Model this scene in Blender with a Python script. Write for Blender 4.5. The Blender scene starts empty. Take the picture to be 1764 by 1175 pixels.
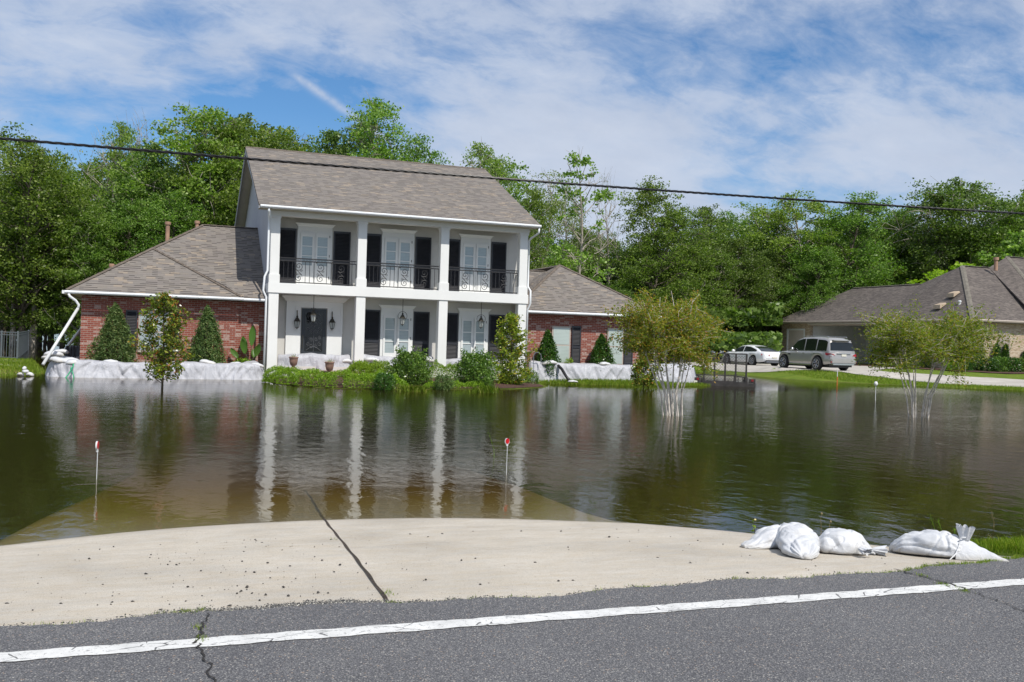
import bpy, bmesh, math, random
import numpy as np
from mathutils import Vector, Matrix, noise as mnoise
R_ = math.radians
scene = bpy.context.scene
COL = scene.collection

# ---------------------------------------------------------------- camera
FPX, ROLL, YAW, EYE = 1662.6, .0305, -.347, 1.765
cy_, sy_ = math.cos(YAW), math.sin(YAW)
FW = np.array([-sy_, cy_, 0.]); RT = np.array([cy_, sy_, 0.]); UP = np.array([0, 0, 1.])
cam_d = bpy.data.cameras.new('camera'); cam = bpy.data.objects.new('camera', cam_d); COL.objects.link(cam)
cr_, sr_ = math.cos(ROLL), math.sin(ROLL)
XC = RT * cr_ + UP * sr_; YC = UP * cr_ - RT * sr_
cam.matrix_world = Matrix([[XC[0], YC[0], -FW[0], 0], [XC[1], YC[1], -FW[1], 0], [XC[2], YC[2], -FW[2], EYE], [0, 0, 0, 1]])
cam_d.sensor_width = 36; cam_d.lens = FPX / 1764 * 36; cam_d.clip_start = .1; cam_d.clip_end = 3000
scene.camera = cam
# survey helpers: where a sight line from the photograph meets a known plane of the place
def ray(x, y):
    a = x - 882; b = y - 587.5
    u = a * cr_ + b * sr_; v = -a * sr_ + b * cr_
    return FW + RT * (u / FPX) - UP * (v / FPX)
EO = np.array([0, 0, EYE])
def oY(x, y, Y): d = ray(x, y); return EO + d * Y / d[1]
def oX(x, y, X): d = ray(x, y); return EO + d * X / d[0]
def oZ(x, y, Z=0.): d = ray(x, y); return EO + d * (Z - EYE) / d[2]
def oD(x, y, D): return EO + ray(x, y) * D

# ---------------------------------------------------------------- sky, sun, exposure
SUNV = Vector((.21, -.74, 1.0)).normalized()
world = bpy.data.worlds.new("World"); scene.world = world; world.use_nodes = True
nt = world.node_tree; nt.nodes.clear()
def N(t, type_, **kw):
    n = t.nodes.new(type_)
    for k, v in kw.items():
        if k == 'ins':
            for a, b in v.items(): n.inputs[a].default_value = b
        else: setattr(n, k, v)
    return n
def L(t, a, b): t.links.new(a, b)
def math_(t, op, a, b=None, c=None, clamp=False):
    n = t.nodes.new('ShaderNodeMath'); n.operation = op; n.use_clamp = clamp
    for i, v in enumerate((a, b, c)):
        if v is None: continue
        if isinstance(v, (int, float)): n.inputs[i].default_value = v
        else: t.links.new(v, n.inputs[i])
    return n.outputs[0]
def ramp(t, fac, stops, interp='LINEAR'):
    n = t.nodes.new('ShaderNodeValToRGB'); n.color_ramp.interpolation = interp
    e = n.color_ramp.elements
    while len(e) > 1: e.remove(e[-1])
    for i, (p, c) in enumerate(stops):
        if isinstance(c, (int, float)): c = (c, c, c)
        el = e[0] if i == 0 else e.new(p)
        el.position = p; el.color = (*c, 1)
    t.links.new(fac, n.inputs[0]); return n.outputs[0]
def mixc(t, fac, a, b, mode='MIX'):
    n = t.nodes.new('ShaderNodeMix'); n.data_type = 'RGBA'; n.blend_type = mode
    for i, v in ((0, fac), (6, a), (7, b)):
        if isinstance(v, (int, float)): n.inputs[i].default_value = v
        elif isinstance(v, tuple): n.inputs[i].default_value = (*v, 1) if len(v) == 3 else v
        else: t.links.new(v, n.inputs[i])
    return n.outputs[2]
def noise(t, vec, scale, detail=4, rough=.55, dist=0, dim='3D'):
    n = t.nodes.new('ShaderNodeTexNoise'); n.noise_dimensions = dim
    n.inputs['Scale'].default_value = scale; n.inputs['Detail'].default_value = detail
    n.inputs['Roughness'].default_value = rough; n.inputs['Distortion'].default_value = dist
    if vec is not None: t.links.new(vec, n.inputs['Vector'])
    return n.outputs['Fac']
def mapping(t, vec, loc=(0, 0, 0), rot=(0, 0, 0), sc=(1, 1, 1)):
    n = t.nodes.new('ShaderNodeMapping'); n.inputs['Location'].default_value = loc
    n.inputs['Rotation'].default_value = rot; n.inputs['Scale'].default_value = sc
    t.links.new(vec, n.inputs['Vector']); return n.outputs[0]

sky = N(nt, 'ShaderNodeTexSky', sky_type='NISHITA', sun_disc=False)
sky.sun_elevation = math.asin(SUNV.z); sky.sun_rotation = math.atan2(SUNV.x, SUNV.y)
sky.air_density = 1.0; sky.dust_density = .4; sky.ozone_density = 3.0
tc = N(nt, 'ShaderNodeTexCoord')
sep = N(nt, 'ShaderNodeSeparateXYZ'); L(nt, tc.outputs['Generated'], sep.inputs[0])
zz = math_(nt, 'ADD', math_(nt, 'MAXIMUM', sep.outputs[2], 0.0), .36)
cmb = N(nt, 'ShaderNodeCombineXYZ')
L(nt, math_(nt, 'DIVIDE', sep.outputs[0], zz), cmb.inputs[0]); L(nt, math_(nt, 'DIVIDE', sep.outputs[1], zz), cmb.inputs[1])
cv = mapping(nt, cmb.outputs[0], loc=(3.3, 7.9, 0), rot=(0, 0, R_(-22)), sc=(1.7, 2.1, 1))
n1 = noise(nt, cv, 1.15, 12, .6, .3)
n2 = noise(nt, mapping(nt, cv, rot=(0, 0, R_(35)), sc=(1, 1.25, 1)), 6., 9, .64, .4)
n3 = noise(nt, cv, .35, 2, .5)
def hole(px, py, width, amt):
    d = ray(px, py); d = d / np.linalg.norm(d)
    dp = nt.nodes.new('ShaderNodeVectorMath'); dp.operation = 'DOT_PRODUCT'; L(nt, tc.outputs['Generated'], dp.inputs[0]); dp.inputs[1].default_value = tuple(d)
    return math_(nt, 'MULTIPLY', math_(nt, 'EXPONENT', math_(nt, 'MULTIPLY', math_(nt, 'SUBTRACT', dp.outputs['Value'], 1.), 1 / width)), amt)
csum0 = math_(nt, 'ADD', math_(nt, 'ADD', math_(nt, 'MULTIPLY', n1, .72), math_(nt, 'MULTIPLY', n2, .30)), math_(nt, 'MULTIPLY', n3, .3))
csum = csum0
for hp in ((440, 190, .006, .17), (640, 250, .005, .14), (1120, 50, .0035, .18), (1340, 140, .0025, .15), (1590, 50, .003, .12), (130, 190, .004, .11), (300, 40, .002, .08), (1000, 200, .012, -.06), (1500, 260, .03, -.09), (760, 120, .008, -.06), (840, -20, .004, .14), (740, 240, .004, .08)):
    csum = math_(nt, 'SUBTRACT', csum, hole(*hp))
cfac = ramp(nt, csum, [(.47, 0.0), (.56, .38), (.62, .70), (.69, .88), (.82, .97)])
hz = ramp(nt, sep.outputs[2], [(0, .30), (.22, 0.0)])
def trail(pa, pb, width, amt):
    a = ray(*pa); b = ray(*pb); a = a / np.linalg.norm(a); b = b / np.linalg.norm(b); n = np.cross(a, b); n /= np.linalg.norm(n); mid = (a + b) / np.linalg.norm(a + b); half = float(a @ mid)
    def dot(v):
        d = nt.nodes.new('ShaderNodeVectorMath'); d.operation = 'DOT_PRODUCT'; L(nt, tc.outputs['Generated'], d.inputs[0]); d.inputs[1].default_value = tuple(v); return d.outputs['Value']
    q = math_(nt, 'DIVIDE', dot(n), width); g = math_(nt, 'EXPONENT', math_(nt, 'MULTIPLY', math_(nt, 'MULTIPLY', q, q), -1.))
    lim = math_(nt, 'MULTIPLY', math_(nt, 'SUBTRACT', dot(mid), half), 1. / (1. - half) * 2.5, clamp=True)
    return math_(nt, 'MULTIPLY', math_(nt, 'MULTIPLY', g, lim), math_(nt, 'MULTIPLY', ramp(nt, noise(nt, tc.outputs['Generated'], 60, 5, .6), [(.3, .45), (.6, 1.)]), amt))
tr1 = math_(nt, 'MAXIMUM', trail((480, 110), (780, 320), .0042, .75), trail((690, 244), (880, 226), .0018, .55))
cfac2 = math_(nt, 'MAXIMUM', math_(nt, 'MAXIMUM', cfac, hz), tr1)
ccol = mixc(nt, noise(nt, cv, 2.6, 5, .6), (5.0, 5.75, 7.3), (7.4, 8.1, 9.4))
skyc = mixc(nt, cfac2, mixc(nt, 1.0, sky.outputs[0], (.72, 1.06, 1.32), 'MULTIPLY'), ccol)
bg = N(nt, 'ShaderNodeBackground'); bg.inputs[1].default_value = .085
wo = N(nt, 'ShaderNodeOutputWorld'); L(nt, skyc, bg.inputs[0]); L(nt, bg.outputs[0], wo.inputs[0])
sd = bpy.data.lights.new('sun', 'SUN'); sun = bpy.data.objects.new('sun', sd); COL.objects.link(sun)
sd.energy = 4.2; sd.angle = R_(.53); sd.color = (1.0, .95, .87)
sun.rotation_euler = (-SUNV).to_track_quat('-Z', 'Y').to_euler(); sun.location = (0, 0, 60)
scene.view_settings.view_transform = 'Standard'; scene.view_settings.look = 'None'
scene.view_settings.exposure = .12; scene.view_settings.gamma = 1.0
try:
    scene.cycles.max_bounces = 10; scene.cycles.transparent_max_bounces = 16; scene.cycles.diffuse_bounces = 3
    scene.cycles.volume_bounces = 0
except Exception: pass

# ---------------------------------------------------------------- mesh helpers
def new_mesh(name, V, Fq, smooth=False, uv=False):
    me = bpy.data.meshes.new(name)
    V = np.asarray(V, dtype=np.float32)
    if isinstance(Fq, np.ndarray):
        nf, k = Fq.shape
        me.vertices.add(len(V)); me.vertices.foreach_set('co', V.ravel())
        me.loops.add(nf * k); me.loops.foreach_set('vertex_index', Fq.astype(np.int32).ravel())
        me.polygons.add(nf); me.polygons.foreach_set('loop_start', np.arange(0, nf * k, k, dtype=np.int32))
        me.polygons.foreach_set('loop_total', np.full(nf, k, dtype=np.int32)); me.update(calc_edges=True)
    else:
        me.from_pydata([tuple(map(float, v)) for v in V], [], [list(map(int, f)) for f in Fq]); me.update()
    if smooth: me.polygons.foreach_set('use_smooth', [True] * len(me.polygons))
    if uv:
        ul = me.uv_layers.new(name='uv')
        for p in me.polygons:
            n = p.normal
            if abs(n.z) > .985: a, b = Vector((1, 0, 0)), Vector((0, 1, 0))
            else:
                a = Vector((0, 0, 1)).cross(n).normalized(); b = n.cross(a).normalized()
            for li in p.loop_indices:
                co = me.vertices[me.loops[li].vertex_index].co
                ul.data[li].uv = (co.dot(a), co.dot(b))
    return me
def link(name, me, m=None, parent=None, loc=None):
    o = bpy.data.objects.new(name, me); COL.objects.link(o)
    if m is not None and me is not None and not me.materials: me.materials.append(m)
    if parent is not None: o.parent = parent
    if loc is not None: o.location = loc
    return o
def wloc(o):
    v = Vector((0, 0, 0))
    while o is not None: v = v + o.location; o = o.parent
    return np.array(v)
def tag(o, label=None, cat=None, group=None, kind=None):
    if label: o['label'] = label
    if cat: o['category'] = cat
    if group: o['group'] = group
    if kind: o['kind'] = kind
    return o
def thing(name, label, cat, loc=(0, 0, 0), group=None, rz=0):
    o = bpy.data.objects.new(name, None); COL.objects.link(o)
    o.location = tuple(float(c) for c in loc); o.rotation_euler = (0, 0, rz); o.empty_display_size = .2
    return tag(o, label, cat, group)
class MB:
    def __init__(s): s.V = []; s.F = []
    def add(s, vs, fs):
        b = len(s.V); s.V += [tuple(map(float, v)) for v in vs]; s.F += [[b + i for i in f] for f in fs]; return s
    def box(s, x0, x1, y0, y1, z0, z1):
        return s.add([(x0, y0, z0), (x1, y0, z0), (x1, y1, z0), (x0, y1, z0), (x0, y0, z1), (x1, y0, z1), (x1, y1, z1), (x0, y1, z1)],
              [(0, 3, 2, 1), (4, 5, 6, 7), (0, 1, 5, 4), (1, 2, 6, 5), (2, 3, 7, 6), (3, 0, 4, 7)])
    def poly(s, pts, th=0.):
        pts = [np.array(p, float) for p in pts]; n = len(pts)
        if th == 0: return s.add(pts, [list(range(n))])
        nn = np.zeros(3)
        for i in range(n): nn += np.cross(pts[i], pts[(i + 1) % n])
        nn /= np.linalg.norm(nn)
        lo = [p - nn * th for p in pts]
        return s.add(pts + lo, [list(range(n)), list(range(2 * n - 1, n - 1, -1))] + [[i, i + n, (i + 1) % n + n, (i + 1) % n] for i in range(n)])
    def tube(s, pts, r, k=8, cap=True):
        pts = [np.array(p, float) for p in pts]; n = len(pts)
        rs = r if hasattr(r, '__len__') else [r] * n
        vs = []; prev = None
        for i, p in enumerate(pts):
            t = pts[min(i + 1, n - 1)] - pts[max(i - 1, 0)]; t = t / (np.linalg.norm(t) + 1e-9)
            if prev is None:
                a = np.array([0, 0, 1.]) if abs(t[2]) < .9 else np.array([1., 0, 0])
            else: a = prev
            a = a - t * np.dot(a, t); a /= (np.linalg.norm(a) + 1e-9); prev = a; b = np.cross(t, a)
            for j in range(k):
                q = 2 * math.pi * j / k; vs.append(p + (a * math.cos(q) + b * math.sin(q)) * rs[i])
        fs = [[i * k + j, i * k + (j + 1) % k, (i + 1) * k + (j + 1) % k, (i + 1) * k + j] for i in range(n - 1) for j in range(k)]
        if cap: fs += [list(range(k))[::-1], [(n - 1) * k + j for j in range(k)]]
        return s.add(vs, fs)
    def lathe(s, prof, c=(0, 0, 0), k=16, axis='z'):
        vs = []
        for r, z in prof:
            for j in range(k):
                q = 2 * math.pi * j / k; x, y = r * math.cos(q), r * math.sin(q)
                v = (x, y, z) if axis == 'z' else ((z, x, y) if axis == 'x' else (x, z, y))
                vs.append((v[0] + c[0], v[1] + c[1], v[2] + c[2]))
        n = len(prof)
        fs = [[i * k + j, i * k + (j + 1) % k, (i + 1) * k + (j + 1) % k, (i + 1) * k + j] for i in range(n - 1) for j in range(k)]
        fs += [list(range(k))[::-1], [(n - 1) * k + j for j in range(k)]]
        return s.add(vs, fs)
    def build(s, name, m, parent=None, smooth=False, uv=False, world=False, bevel=0):
        V = np.array(s.V, float)
        if uv and world:
            me = new_mesh(name, V, s.F, smooth, uv)
            if parent is not None:
                off = wloc(parent); V2 = (V - off).astype(np.float32); me.vertices.foreach_set('co', V2.ravel()); me.update()
        else:
            if world and parent is not None: V = V - wloc(parent)
            me = new_mesh(name, V, s.F, smooth, uv)
        o = link(name, me, m, parent)
        if bevel:
            bm = bmesh.new(); bm.from_mesh(me)
            bmesh.ops.remove_doubles(bm, verts=bm.verts, dist=1e-5)
            bmesh.ops.recalc_face_normals(bm, faces=bm.faces)
            bmesh.ops.bevel(bm, geom=[e for e in bm.edges if len(e.link_faces) == 2 and e.calc_face_angle(0) > .6], offset=bevel, segments=2, affect='EDGES')
            bm.to_mesh(me); bm.free()
        return o

# ---------------------------------------------------------------- materials
def mat(name, color=(.5, .5, .5), rough=.6, metal=0, spec=.5):
    m = bpy.data.materials.new(name); m.use_nodes = True; t = m.node_tree
    b = t.nodes['Principled BSDF']; b.inputs['Base Color'].default_value = (*color, 1)
    b.inputs['Roughness'].default_value = rough; b.inputs['Metallic'].default_value = metal
    b.inputs['Specular IOR Level'].default_value = spec
    return m, t, b
def bump(t, b, h, dist=.01, strength=1.):
    n = t.nodes.new('ShaderNodeBump'); n.inputs['Distance'].default_value = dist; n.inputs['Strength'].default_value = strength
    t.links.new(h, n.inputs['Height']); t.links.new(n.outputs[0], b.inputs['Normal'])
def tex(t, which='Object'): return t.nodes.new('ShaderNodeTexCoord').outputs[which]
def simple(name, c, rough=.6, metal=0, var=.12, scale=3., spec=.5, bmp=0, bscale=60):
    m, t, b = mat(name, c, rough, metal, spec)
    v = tex(t); n = noise(t, v, scale, 5, .6)
    dark = tuple(x * (1 - var * 1.6) for x in c); lite = tuple(min(1, x * (1 + var)) for x in c)
    L(t, ramp(t, n, [(.3, dark), (.7, lite)]), b.inputs['Base Color'])
    if bmp: bump(t, b, noise(t, v, bscale, 4), bmp)
    return m
def brick_mat(name, c1, c2, mortar, pale, pale_amt):
    m, t, b = mat(name, c1, .9); uv = tex(t, 'UV')
    def br(o1, o2, om, fr):
        n = t.nodes.new('ShaderNodeTexBrick'); n.offset = .5
        n.inputs['Scale'].default_value = 1; n.inputs['Brick Width'].default_value = .225; n.inputs['Row Height'].default_value = .076
        n.inputs['Mortar Size'].default_value = .007; n.inputs['Mortar Smooth'].default_value = .3; n.inputs['Bias'].default_value = fr
        n.inputs['Color1'].default_value = (*o1, 1); n.inputs['Color2'].default_value = (*o2, 1); n.inputs['Mortar'].default_value = (*om, 1)
        t.links.new(uv, n.inputs['Vector']); return n
    n = br(c1, c2, mortar, -.1)
    # scattered pale, lime-washed bricks
    snap = t.nodes.new('ShaderNodeVectorMath'); snap.operation = 'SNAP'; L(t, uv, snap.inputs[0]); snap.inputs[1].default_value = (.225, .076, 1)
    wn = t.nodes.new('ShaderNodeTexWhiteNoise'); L(t, snap.outputs[0], wn.inputs['Vector'])
    big = noise(t, uv, .9, 3)
    thr = math_(t, 'GREATER_THAN', math_(t, 'ADD', wn.outputs['Value'], math_(t, 'MULTIPLY', big, .35)), 1.2 - pale_amt)
    smudge = ramp(t, noise(t, uv, 16, 4), [(.35, .3), (.65, 1.)])
    c = mixc(t, math_(t, 'MULTIPLY', math_(t, 'MULTIPLY', thr, smudge), .75), n.outputs['Color'], pale)
    c = mixc(t, math_(t, 'MULTIPLY', noise(t, uv, 30, 4), .35), c, tuple(x * .45 for x in c1))
    L(t, c, b.inputs['Base Color'])
    bump(t, b, math_(t, 'SUBTRACT', 1, n.outputs['Fac']), .006)
    return m
def shingle_mat(name, cols, mortar, w=.34, h=.145, stain=None):
    m, t, b = mat(name, cols[0], .95, spec=.2); uv = tex(t, 'UV')
    n = t.nodes.new('ShaderNodeTexBrick'); n.offset = .37
    n.inputs['Scale'].default_value = 1; n.inputs['Brick Width'].default_value = w; n.inputs['Row Height'].default_value = h
    n.inputs['Mortar Size'].default_value = .002; n.inputs['Mortar Smooth'].default_value = .3; n.inputs['Bias'].default_value = 0
    for k in ('Color1', 'Color2'): n.inputs[k].default_value = (*((0, 0, 0) if k == 'Color1' else (1, 1, 1)), 1)
    n.inputs['Mortar'].default_value = (.5, .5, .5, 1)
    L(t, uv, n.inputs['Vector'])
    k = len(cols); c = ramp(t, n.outputs['Color'], [(i / k, cols[i]) for i in range(k)], 'CONSTANT')
    sp = N(t, 'ShaderNodeSeparateXYZ'); L(t, uv, sp.inputs[0])
    fv = math_(t, 'FRACT', math_(t, 'DIVIDE', sp.outputs[1], h))
    sn = t.nodes.new('ShaderNodeVectorMath'); sn.operation = 'SNAP'; L(t, mapping(t, uv, loc=(.05, 0, 0)), sn.inputs[0]); sn.inputs[1].default_value = (w * .62, h, 1)
    wq = t.nodes.new('ShaderNodeTexWhiteNoise'); L(t, sn.outputs[0], wq.inputs['Vector'])
    dash = math_(t, 'MULTIPLY', math_(t, 'LESS_THAN', fv, .34), math_(t, 'ADD', math_(t, 'MULTIPLY', math_(t, 'GREATER_THAN', wq.outputs['Value'], .52), .75), .12))
    c = mixc(t, dash, c, mortar)
    c = mixc(t, math_(t, 'MULTIPLY', noise(t, uv, 55, 3), .4), c, tuple(x * .5 for x in cols[0]))
    if stain:
        sc = mapping(t, uv, sc=(.8, .35, 1)); c = mixc(t, ramp(t, noise(t, sc, 1.1, 5, .65), [(.4, 0.), (.7, .5)]), c, stain)
    L(t, c, b.inputs['Base Color'])
    # each course is a wedge: thick butt edge below, thin above
    saw = math_(t, 'SUBTRACT', 1, math_(t, 'FRACT', math_(t, 'DIVIDE', sp.outputs[1], h)))
    hh = math_(t, 'ADD', math_(t, 'MULTIPLY', saw, .8), math_(t, 'MULTIPLY', n.outputs['Color'], .5))
    bump(t, b, hh, .014)
    return m
def leaf_mat(name, stops, trans=.35, rough=.5, vary=.12):
    m = bpy.data.materials.new(name); m.use_nodes = True; t = m.node_tree; t.nodes.clear()
    g = N(t, 'ShaderNodeNewGeometry'); oi = N(t, 'ShaderNodeObjectInfo')
    c = ramp(t, g.outputs['Random Per Island'], stops)
    hsv = N(t, 'ShaderNodeHueSaturation'); L(t, c, hsv.inputs['Color'])
    L(t, math_(t, 'ADD', .5 - vary * .22, math_(t, 'MULTIPLY', oi.outputs['Random'], vary * .44)), hsv.inputs['Hue'])
    L(t, math_(t, 'ADD', 1 - vary * 1.6, math_(t, 'MULTIPLY', oi.outputs['Random'], vary * 3.2)), hsv.inputs['Value'])
    p = N(t, 'ShaderNodeBsdfPrincipled'); L(t, hsv.outputs[0], p.inputs['Base Color']); p.inputs['Roughness'].default_value = rough
    p.inputs['Specular IOR Level'].default_value = .35
    tr = N(t, 'ShaderNodeBsdfTranslucent')
    L(t, mixc(t, 1., hsv.outputs[0], (1.25, 1.5, .55), 'MULTIPLY'), tr.inputs[0])
    mx = N(t, 'ShaderNodeMixShader'); mx.inputs[0].default_value = trans
    L(t, p.outputs[0], mx.inputs[1]); L(t, tr.outputs[0], mx.inputs[2])
    o = N(t, 'ShaderNodeOutputMaterial'); L(t, mx.outputs[0], o.inputs[0]); return m

M = {}
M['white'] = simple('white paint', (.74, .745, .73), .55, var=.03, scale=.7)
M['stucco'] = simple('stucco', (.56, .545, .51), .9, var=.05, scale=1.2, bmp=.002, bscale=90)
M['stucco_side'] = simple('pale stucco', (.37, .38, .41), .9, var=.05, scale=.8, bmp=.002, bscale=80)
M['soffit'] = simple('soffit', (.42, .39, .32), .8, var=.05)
M['shutter'] = simple('shutter black', (.028, .029, .036), .42, var=.1)
M['door'] = simple('door charcoal', (.03, .035, .042), .4, var=.1)
M['iron'] = simple('wrought iron', (.022, .022, .025), .5, var=.1)
M['doorglass'] = simple('dark glass', (.012, .013, .015), .08)
M['gutter'] = simple('gutter white', (.76, .78, .80), .35, var=.04)
M['brick'] = brick_mat('red brick', (.30, .085, .055), (.22, .055, .04), (.46, .39, .34), (.56, .47, .42), .22)
M['tanbrick'] = brick_mat('tan brick', (.52, .40, .27), (.32, .22, .14), (.60, .53, .44), (.70, .62, .50), .38)
M['shingle'] = shingle_mat('brown shingles', [(.20, .18, .162), (.225, .20, .18), (.21, .19, .172), (.235, .208, .185), (.195, .175, .162), (.215, .195, .178), (.228, .205, .182), (.205, .182, .168), (.30, .25, .20), (.22, .195, .17)], (.042, .037, .034))
M['oldshingle'] = shingle_mat('dark old shingles', [(.145, .125, .113), (.17, .146, .13), (.13, .112, .102), (.185, .16, .142)], (.045, .04, .038), stain=(.07, .06, .058))
M['cap'] = simple('ridge cap', (.13, .105, .085), .95, var=.2, scale=4)
M['oldcap'] = simple('old ridge cap', (.16, .145, .12), .95, var=.2, scale=4)
M['terracotta'] = simple('flue terracotta', (.36, .22, .15), .8, var=.15)
M['urn'] = simple('urn clay', (.28, .17, .13), .85, var=.3, scale=6)
M['beige'] = simple('beige paint', (.42, .36, .31), .6, var=.05)
M['doorbeige'] = simple('door beige', (.58, .51, .46), .6, var=.05)
M['lamp_red'] = simple('dark red lamp', (.22, .01, .012), .3, var=.1)
M['carport'] = simple('carport white', (.76, .76, .73), .8, var=.06)
M['pvc'] = simple('white pipe', (.66, .67, .67), .35, var=.05)
M['black'] = simple('black plastic', (.012, .012, .014), .45, var=.2)
M['steel'] = simple('black steel', (.03, .026, .024), .55, var=.4, scale=5)
M['galv'] = simple('grey metal', (.22, .23, .25), .45, .6, var=.1)
M['fence'] = simple('fence grey', (.10, .115, .13), .5, var=.1)
M['red'] = simple('red reflector', (.55, .008, .015), .3, var=.1)
M['orange'] = simple('orange stake', (.65, .13, .03), .5, var=.1)
M['green_strap'] = simple('green strap', (.02, .36, .16), .5, var=.1)
M['mulch'] = simple('mulch', (.085, .04, .025), .95, var=.6, scale=14, bmp=.03, bscale=25)
M['bark'] = simple('bark', (.13, .105, .08), .95, var=.5, scale=3, bmp=.02, bscale=9)
M['palebark'] = simple('pale bark', (.36, .32, .27), .9, var=.35, scale=4, bmp=.01, bscale=12)
M['myrtlebark'] = simple('myrtle bark', (.62, .56, .49), .75, var=.3, scale=7, bmp=.003, bscale=25)
M['stem'] = simple('stem', (.07, .055, .03), .8, var=.3)
M['dryweed'] = simple('dry stem', (.30, .24, .11), .8, var=.3)
M['lantern_glass'] = simple('lantern glass', (.42, .45, .44), .15, var=.1)
M['bronze'] = simple('bronze', (.055, .05, .04), .45, .4, var=.3, scale=20)
M['rubber'] = simple('tyre', (.015, .015, .016), .8, var=.2)
M['rim'] = simple('alloy rim', (.42, .42, .43), .3, .8, var=.05)
M['carglass'] = simple('car glass', (.012, .015, .017), .06, var=.1)
M['taillamp'] = simple('tail lamp', (.30, .01, .015), .15, var=.1)
M['chrome'] = simple('chrome', (.6, .6, .62), .18, .9, var=.02)
M['plate'] = simple('licence plate', (.62, .60, .52), .5, var=.15, scale=20)
M['flower_y'] = simple('yellow flower', (.7, .6, .25), .6)
M['flower_w'] = simple('white flower', (.8, .78, .7), .6)
def paint(name, c, metal):
    m, t, b = mat(name, c, .32, metal); b.inputs['Coat Weight'].default_value = .8; b.inputs['Coat Roughness'].default_value = .04
    v = tex(t); L(t, ramp(t, noise(t, v, 2, 3), [(.3, tuple(x * .93 for x in c)), (.7, c)]), b.inputs['Base Color']); return m
M['suvpaint'] = paint('champagne paint', (.40, .385, .37), .45)
M['whitepaint'] = paint('white car paint', (.74, .75, .77), .0)
M['redpaint'] = paint('dark red paint', (.16, .012, .014), .2)
# window glass with pale blinds behind: glossy pale surface
def pane_mat(name, c):
    m, t, b = mat(name, c, .08, spec=.9); v = tex(t)
    s = N(t, 'ShaderNodeSeparateXYZ'); L(t, v, s.inputs[0])
    w = math_(t, 'GREATER_THAN', math_(t, 'FRACT', math_(t, 'MULTIPLY', s.outputs[2], 16)), .2)
    L(t, mixc(t, w, tuple(x * .72 for x in c), c), b.inputs['Base Color'])
    bump(t, b, noise(t, v, 1.3, 2), .02, .6); return m
M['pane'] = pane_mat('window pane', (.36, .42, .44))
M['panegreen'] = pane_mat('window pane green', (.42, .49, .46))
# leaves
M['leaf_oak'] = leaf_mat('oak leaves', [(0, (.055, .105, .016)), (.4, (.115, .19, .026)), (.75, (.17, .265, .038)), (1, (.29, .38, .10))], .40, .45, .07)
M['leaf_light'] = leaf_mat('light leaves', [(0, (.085, .145, .02)), (.5, (.17, .27, .035)), (1, (.34, .44, .11))], .43, .42, .06)
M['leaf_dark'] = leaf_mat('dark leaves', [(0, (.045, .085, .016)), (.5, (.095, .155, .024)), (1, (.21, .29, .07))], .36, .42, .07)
M['leaf_bright'] = leaf_mat('bright leaves', [(0, (.20, .34, .02)), (1, (.34, .50, .04))], .45, .5, .05)
M['leaf_grey'] = leaf_mat('grey green leaves', [(0, (.14, .18, .06)), (1, (.28, .33, .13))], .35, .5, .08)
M['leaf_magnolia'] = leaf_mat('magnolia leaves', [(0, (.045, .075, .01)), (.45, (.13, .19, .02)), (.8, (.26, .29, .04)), (.93, (.33, .16, .03)), (1, (.30, .09, .02))], .22, .25, .03)
M['leaf_myrtle'] = leaf_mat('crepe myrtle leaves', [(0, (.14, .18, .02)), (.5, (.24, .29, .035)), (.75, (.33, .29, .05)), (1, (.42, .22, .05))], .5, .5, .03)
M['leaf_myrtle_green'] = leaf_mat('green myrtle leaves', [(0, (.13, .19, .02)), (.65, (.23, .29, .03)), (1, (.38, .27, .05))], .48, .5, .03)
M['leaf_cypress'] = leaf_mat('cypress leaves', [(0, (.05, .10, .025)), (.6, (.10, .17, .045)), (1, (.18, .22, .07))], .2, .6, .05)
M['leaf_holly'] = leaf_mat('holly leaves', [(0, (.018, .055, .008)), (.7, (.05, .13, .015)), (1, (.10, .19, .03))], .2, .3, .03)
M['leaf_box'] = leaf_mat('boxwood leaves', [(0, (.10, .18, .012)), (.6, (.21, .34, .02)), (1, (.30, .42, .04))], .35, .4, .05)
M['leaf_camellia'] = leaf_mat('camellia leaves', [(0, (.045, .095, .014)), (.6, (.10, .19, .025)), (1, (.22, .31, .06))], .25, .3, .04)
M['grassblade'] = leaf_mat('grass blades', [(0, (.11, .19, .014)), (.6, (.22, .32, .025)), (1, (.38, .40, .08))], .4, .5, .02)
M['strelitzia'] = leaf_mat('banana leaves', [(0, (.05, .14, .02)), (1, (.10, .20, .03))], .3, .35, .02)

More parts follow.
